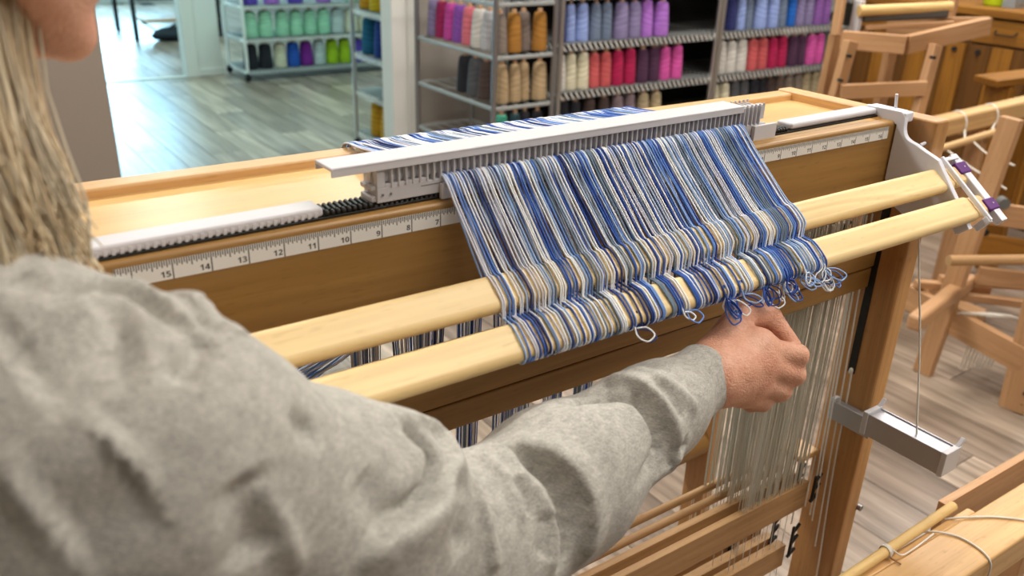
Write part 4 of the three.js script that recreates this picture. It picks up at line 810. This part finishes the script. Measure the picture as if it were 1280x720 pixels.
// a plain fold is a rounded ridge or crease; a sided one falls off steeply on one side and gently on the other, like cloth lapped over itself
function foldAt(x, y, z) {
  let s = 0;
  for (const f of foldBoxes) {
    if (x < f.lo[0] || y < f.lo[1] || z < f.lo[2] || x > f.hi[0] || y > f.hi[1] || z > f.hi[2]) continue;
    let best = 1e3, bt = 0, sd = 0; const n = f.pts.length - 1;
    for (let i = 0; i < n; i++) {
      const a = f.pts[i], b = f.pts[i + 1], bx = b[0] - a[0], by = b[1] - a[1], bz = b[2] - a[2], L = bx * bx + by * by + bz * bz || 1e-9;
      let t = ((x - a[0]) * bx + (y - a[1]) * by + (z - a[2]) * bz) / L; t = t < 0 ? 0 : t > 1 ? 1 : t;
      const px = x - a[0] - bx * t, py = y - a[1] - by * t, pz = z - a[2] - bz * t, m = f.nrm[i], out = px * m.x + py * m.y + pz * m.z, d = Math.sqrt(Math.max(0, px * px + py * py + pz * pz - out * out)) + Math.max(0, Math.abs(out) - 0.018);
      if (d < best) { best = d; bt = (i + t) / n; if (f.cross) { const c = f.cross[i]; sd = (px * c.x + py * c.y + pz * c.z) / (d + 1e-6); } }
    }
    const w = f.cross ? f.w * (1.0 - 0.55 * Math.max(-1, Math.min(1, sd * 1.4))) : f.w, q = best / w;
    if (q < 2.4) s += f.hgt * Math.exp(-q * q) * Math.min(1, Math.min(bt, 1 - bt) * 5 + 0.15);
  }
  return s;
}
const soft = (x, y, z, f, s) => { const n = (a, b, c, k) => vnoise(a * f + c * f * 0.7 + 40, b * f + c * f * 0.6 + 40, 999, 999, k); return n(x, y, z, s) - 0.5; };
const clothField = (x, y, z) => clothBase(x, y, z) - foldAt(x, y, z) - 0.0022 * soft(x, y, z, 14, 900) - 0.0016 * soft(x, y, z, 45, 901);
const FUR = tex(256, 256, (u, v) => { const a = vnoise(u * 64, v * 128, 64, 128, 500), b = vnoise(u * 128, v * 256, 128, 256, 501), c = vnoise(u * 20, v * 30, 20, 30, 502), k = 1 + (a - 0.5) * 0.14 + (b - 0.5) * 0.16 + (c - 0.5) * 0.12; return [175 * k, 172 * k, 164 * k]; }, 0.09, 0.09);
const FURB = tex(256, 256, (u, v) => { const k = vnoise(u * 70, v * 140, 70, 140, 510) * 0.6 + vnoise(u * 128, v * 256, 128, 256, 511) * 0.4; return [255 * k, 255 * k, 255 * k]; }, 0.09, 0.09, false);
M.fleece = phys({ map: FUR, bumpMap: FURB, bumpScale: 0.00028, roughness: 0.95, sheen: 0.25, sheenRoughness: 0.6, sheenColor: new THREE.Color(0.6, 0.6, 0.58) });
const SKIN = tex(256, 256, (u, v) => { const a = vnoise(u * 6, v * 6, 6, 6, 600), b = vnoise(u * 24, v * 24, 24, 24, 601), c = vnoise(u * 90, v * 90, 90, 90, 602), r = (a - 0.5) * 0.10 + (b - 0.5) * 0.08; return [222 * (1 + r * 0.4 + (c - 0.5) * 0.05), 164 * (1 + r + (c - 0.5) * 0.07), 136 * (1 + r * 1.2 + (c - 0.5) * 0.07)]; }, 0.12, 0.12);
const SKINB = tex(256, 256, (u, v) => { const k = vnoise(u * 40, v * 70, 40, 70, 610) * 0.6 + vnoise(u * 110, v * 110, 110, 110, 611) * 0.4; return [255 * k, 255 * k, 255 * k]; }, 0.06, 0.06, false);
M.skin = phys({ map: SKIN, bumpMap: SKINB, bumpScale: 0.0005, roughness: 0.5, sheen: 0.1, sheenColor: new THREE.Color(1, 0.6, 0.5) });
M.hair = std({ color: 0xcdb692, roughness: 0.55 });
M.hairGrey = std({ color: 0xc4b79e, roughness: 0.55 });
M.hairPale = std({ color: 0xead9b6, roughness: 0.5 });
M.denim = std({ color: 0x2c3648, roughness: 0.9 });

// hand joints (right hand, in world coordinates): thumb over the top, fingers curled under
const HAND = {
  palm: [B([0.004, 1.019, 0.127], [0.030, 1.021, 0.130], 0.0215, 0.0200), B([0.020, 1.022, 0.130], [0.068, 1.038, 0.131], 0.0175, 0.0125), B([0.020, 1.021, 0.133], [0.062, 1.025, 0.141], 0.0175, 0.0125), B([0.016, 1.018, 0.134], [0.054, 1.010, 0.142], 0.0165, 0.0120), B([0.012, 1.014, 0.133], [0.048, 0.998, 0.138], 0.0155, 0.0110), B([0.025, 1.020, 0.120], [0.055, 1.020, 0.124], 0.016, 0.014)],
  index: [[0.066, 1.034, 0.133], [0.104, 1.022, 0.147], [0.115, 1.008, 0.131], [0.107, 1.018, 0.113]],
  middle: [[0.062, 1.023, 0.140], [0.101, 1.005, 0.149], [0.106, 0.990, 0.132], [0.092, 0.999, 0.118]],
  ring: [[0.055, 1.008, 0.142], [0.090, 0.990, 0.146], [0.090, 0.978, 0.131], [0.079, 0.988, 0.118]],
  little: [[0.048, 0.996, 0.138], [0.075, 0.980, 0.140], [0.077, 0.971, 0.127], [0.067, 0.982, 0.117]],
  thumb: [[0.028, 1.027, 0.114], [0.071, 1.052, 0.104], [0.104, 1.046, 0.109], [0.1165, 1.0215, 0.1315]],
};
function handField(h, map) {
  const chain = (c, r) => c.slice(0, -1).map((p, i) => B(map(p), map(c[i + 1]), r[i], r[i + 1]));
  const palm = caps(h.palm.map((c) => B(map(c.slice(0, 3)), map(c.slice(3, 6)), c[6], c[7])), 0.016);
  const fs = [chain(h.index, [0.0112, 0.0102, 0.0090, 0.0074]), chain(h.middle, [0.0112, 0.0104, 0.0092, 0.0076]), chain(h.ring, [0.0106, 0.0098, 0.0088, 0.0072]), chain(h.little, [0.0096, 0.0088, 0.0078, 0.0064]), chain(h.thumb, [0.0150, 0.0118, 0.0112, 0.0086])].map((l) => caps(l, 0.004));
  return (x, y, z) => { let d = palm(x, y, z), fd = 1e3; for (const f of fs) { const q = f(x, y, z); fd = smin(fd, q, 0.005); } return smin(d, fd, 0.013) - 0.0006 * soft(x, y, z, 130, 920); };
}
const id3 = (p) => p;
// the left hand: the same hand mirrored and set at the left cuff, resting at the stick's end
const leftMap = (p) => { const d = [p[0] - WR[0], p[1] - WR[1], p[2] - WR[2]]; return [WL[0] + 0.86 * d[0] - 0.35 * d[2], WL[1] + d[1] * 0.9 + 0.02 * 0, WL[2] - 0.5 * d[2] - 0.25 * d[0]]; };
// head: turned to the right and bent towards the work
const fwd = V(0.80, -0.30, -0.52).normalize(), upH = V(0.25, 0.95, -0.16).addScaledVector(fwd, 0).normalize(); upH.addScaledVector(fwd, -upH.dot(fwd)).normalize();
const rgt = fwd.clone().cross(upH);
const chin = V(-0.4335, 1.3120, 0.080);
const HC = chin.clone().addScaledVector(fwd, -0.078).addScaledVector(upH, 0.105);
const hp = (f, u, r) => { const p = HC.clone().addScaledVector(fwd, f).addScaledVector(upH, u).addScaledVector(rgt, r); return [p.x, p.y, p.z]; };
const headCaps = [
  B(hp(-0.022, 0.035, 0.012), hp(-0.022, 0.035, -0.012), 0.082), B(hp(0.012, 0.03, 0.01), hp(0.012, 0.03, -0.01), 0.072), B(hp(0.03, -0.02, 0.012), hp(0.03, -0.02, -0.012), 0.056), B(hp(0.048, -0.062, 0.010), hp(0.048, -0.062, -0.010), 0.034),
  B(hp(0.073, -0.098, 0.007), hp(0.073, -0.098, -0.007), 0.0125), B(hp(-0.005, -0.062, 0.050), hp(0.064, -0.098, 0.014), 0.014, 0.011), B(hp(-0.005, -0.062, -0.050), hp(0.064, -0.098, -0.014), 0.014, 0.011),
  B(hp(0.083, -0.002, 0), hp(0.103, -0.036, 0), 0.008, 0.0125), B(hp(0.086, -0.038, 0.012), hp(0.086, -0.038, -0.012), 0.008), B(hp(0.083, -0.060, 0.012), hp(0.083, -0.060, -0.012), 0.0075), B(hp(0.080, -0.072, 0.010), hp(0.080, -0.072, -0.010), 0.0075),
  B(hp(0.075, 0.022, 0.03), hp(0.075, 0.022, -0.03), 0.013), B(hp(-0.012, -0.005, 0.072), hp(-0.018, 0.02, 0.078), 0.010, 0.013), B(hp(-0.012, -0.005, -0.072), hp(-0.018, 0.02, -0.078), 0.010, 0.013),
  B(hp(0.055, -0.022, 0.036), hp(0.055, -0.022, 0.036), 0.022), B(hp(0.055, -0.022, -0.036), hp(0.055, -0.022, -0.036), 0.022),
];
const neckCaps = [B(NB, hp(-0.03, -0.075, 0), 0.052, 0.050)];
const bodyCaps = [
  B(mix(PE, CH, 0.2), CH, 0.115, 0.115), B(SL, S, 0.045), B(NB, S, 0.045, 0.045), B(NB, SL, 0.045), B(S, E, 0.045, 0.038), B(E, WR, 0.036, 0.021), B(SL, EL, 0.045, 0.038), B(EL, WL, 0.036, 0.021), ...neckCaps,
  B(PE, [-0.545, 0.46, 0.25], 0.085, 0.055), B([-0.545, 0.46, 0.25], [-0.54, 0.09, 0.30], 0.052, 0.036), B(PE, [-0.71, 0.46, 0.22], 0.085, 0.055), B([-0.71, 0.46, 0.22], [-0.72, 0.09, 0.26], 0.052, 0.036),
];
{
  const fine = (f, lo, hi, h) => mesh(f, lo, hi, h);
  const hf = handField(HAND, id3), hfL = handField(HAND, leftMap), skinBody = caps(bodyCaps, 0.03), hd = caps([...headCaps, ...neckCaps], 0.013);
  const bodyGeo = [mesh(skinBody, [-0.92, 0.02, -0.06], [0.04, 1.34, 0.42], 0.014), fine(hf, [-0.03, 0.95, 0.085], [0.14, 1.08, 0.175], 0.0026), fine(hfL, [-0.68, 0.93, 0.03], [-0.44, 1.07, 0.17], 0.0035), fine(hd, [HC.x - 0.2, HC.y - 0.18, HC.z - 0.14], [HC.x + 0.16, HC.y + 0.15, HC.z + 0.14], 0.0045)];
  const person = put('person', merge(bodyGeo.map((g) => boneUV(g, bodyCaps))), M.skin);
  person.userData = { label: 'person in grey sweatshirt with long pale hair, right arm reaching out to the warp loops', category: 'person' };
  const shirt = put('sweatshirt', boneUV(mesh(clothField, [-0.93, 0.66, -0.08], [0.045, 1.34, 0.42], 0.0036), allCloth), M.fleece, person);
  // ribbed cuff with its stitched edge
  const ax = V(WR[0] - E[0], WR[1] - E[1], WR[2] - E[2]).normalize(), cu = V(...WR).addScaledVector(ax, -0.052), pr = [[0.0335, 0], [0.0345, 0.004], [0.0315, 0.02], [0.0285, 0.046], [0.0290, 0.058], [0.0275, 0.0615], [0.0245, 0.061], [0.0225, 0.05]];
  const cg = new THREE.LatheGeometry(pr.map(([r, y]) => new THREE.Vector2(r, y)), 64);
  { const p = cg.attributes.position; for (let i = 0; i < p.count; i++) { const a = Math.atan2(p.getZ(i), p.getX(i)), k = 1 + 0.012 * Math.sin(a * 32) + 0.03 * Math.sin(a * 2 + 1); p.setXYZ(i, p.getX(i) * k, p.getY(i), p.getZ(i) * k); } cg.computeVertexNormals(); }
  cg.applyMatrix4(new THREE.Matrix4().compose(cu, new THREE.Quaternion().setFromUnitVectors(V(0, 1, 0), ax), V(1, 1, 1)));
  { const uv = cg.attributes.uv; for (let i = 0; i < uv.count; i++) uv.setXY(i, uv.getX(i) * 0.19, uv.getY(i) * 0.06); }
  put('cuff', cg, M.fleece, shirt);
  put('trousers', boneUV(mesh(caps(bodyCaps.slice(-4).map((c) => B(c.slice(0, 3), c.slice(3, 6), c[6] + 0.012, c[7] + 0.018)), 0.04), [-0.86, 0.05, 0.08], [-0.4, 0.93, 0.42], 0.012), bodyCaps), M.denim, person);
  for (const [x, z] of [[-0.54, 0.29], [-0.72, 0.25]]) put('shoe', mesh(caps([B([x, 0.045, z + 0.04], [x + 0.06, 0.035, z - 0.13], 0.042, 0.033)], 0.01), [x - 0.08, -0.02, z - 0.22], [x + 0.13, 0.12, z + 0.12], 0.009), M.blackMatte, person);
  for (const s of [-1, 1]) {
    const e = V(...hp(0.0745, -0.003, s * 0.031)), d = fwd;
    const eye = put('eye', new THREE.SphereGeometry(0.0115, 20, 14).translate(e.x, e.y, e.z), std({ color: 0xf0ece4, roughness: 0.25 }), person);
    const c = e.clone().addScaledVector(d, 0.0078);
    put('iris', new THREE.SphereGeometry(0.0052, 14, 10).translate(c.x, c.y, c.z), std({ color: 0x3c4a55, roughness: 0.2 }), eye);
    put('eyebrow', rod(V(...hp(0.088, 0.029, s * 0.014)), V(...hp(0.079, 0.031, s * 0.046)), 0.0030, 6, 0.0018), M.hairGrey, person);
  }
  put('lips', mesh(caps([B(hp(0.0885, -0.0595, 0.013), hp(0.0885, -0.0595, -0.013), 0.0066), B(hp(0.0865, -0.0705, 0.011), hp(0.0865, -0.0705, -0.011), 0.0066)], 0.003), [HC.x - 0.02, HC.y - 0.16, HC.z - 0.14], [HC.x + 0.14, HC.y + 0.02, HC.z + 0.06], 0.003), std({ color: 0xb5645a, roughness: 0.45 }), person);
  // hair: a cap over the skull and long strands falling to the shoulder
  const hairCaps = [B(hp(-0.028, 0.042, 0.014), hp(-0.028, 0.042, -0.014), 0.090), B(hp(-0.06, -0.03, 0.025), hp(-0.06, -0.03, -0.025), 0.055), B([-0.505, 1.36, 0.140], [-0.512, 1.265, 0.160], 0.030, 0.024), B([-0.56, 1.36, 0.17], [-0.57, 1.24, 0.20], 0.045, 0.035)];
  const hair = put('hair', boneUV(mesh(caps(hairCaps, 0.04), [-0.74, 1.17, -0.06], [-0.33, 1.60, 0.32], 0.008), hairCaps), M.hair, person);
  const lerp3 = (a, b, t) => V(a[0] + (b[0] - a[0]) * t, a[1] + (b[1] - a[1]) * t, a[2] + (b[2] - a[2]) * t);
  const strands = [[], [], []];
  for (let i = 0; i < 900; i++) {
    const u = i % 28 === 0 ? rr(0.9, 1.12) : Math.pow(rnd(), 1.5), w = u * 0.92 - 0.06, dz = rr(-0.012, 0.022) - 0.01 * u, j = () => rr(-0.004, 0.004), e = rr(-0.02, 0.02);
    const top = lerp3([-0.492, 1.395, 0.135], [-0.442, 1.387, 0.112], w), mid = lerp3([-0.487, 1.31, 0.155], [-0.450, 1.302, 0.115], w), low = lerp3([-0.487, 1.252, 0.172], [-0.449, 1.247, 0.142], w + 0.1 * rnd());
    const root = V(...hp(-0.03 + rr(-0.03, 0.02), 0.09 + rr(-0.03, 0.02), 0.05 + rr(-0.02, 0.03)));
    const pts = [root, V(top.x + j(), top.y + j(), top.z + dz), V(mid.x + j(), mid.y + j(), mid.z + dz + j()), V(low.x + j() * 1.5, low.y + 0.01 + e, low.z + dz + j()), V(low.x + 0.004 + j() * 2, low.y - 0.012 + e, low.z + dz + j())];
    strands[i % 3].push(cord(pts, 0.00035 + rnd() * 0.0005, 12, 3));
  }
  for (let i = 0; i < 420; i++) {                            // hair combed back over the skull and down the back
    const phi = rr(1.25, 5.03), pts = [], lim = rr(1.7, 2.0), k0 = 1 + rr(0.0, 0.02);
    for (let k = 0; k <= 5; k++) { const th = 0.1 + lim * k / 5; pts.push(V(...hp(-0.030 + 0.0945 * k0 * Math.sin(th) * Math.cos(phi), 0.044 + 0.0945 * k0 * Math.cos(th), 0.106 * k0 * Math.sin(th) * Math.sin(phi)))); }
    if (Math.cos(phi) < -0.2 && Math.sin(phi) < -0.05) { const l = pts[5]; pts.push(V(l.x + rr(-0.012, 0.012), l.y - 0.09, l.z + 0.02 + rr(-0.01, 0.01)), V(l.x - 0.005 + rr(-0.015, 0.015), Math.max(1.235, l.y - 0.18), l.z + 0.035 + rr(-0.012, 0.012))); }
    strands[i % 3].push(cord(pts, 0.0006 + rnd() * 0.0006, 16, 3));
  }
  strands.forEach((s, i) => { const m = put('hair_strands', mergeGeometries(s), [M.hair, M.hairGrey, M.hairPale][i], hair); m.userData.kind = 'stuff'; });
}

renderer.render(scene, camera);
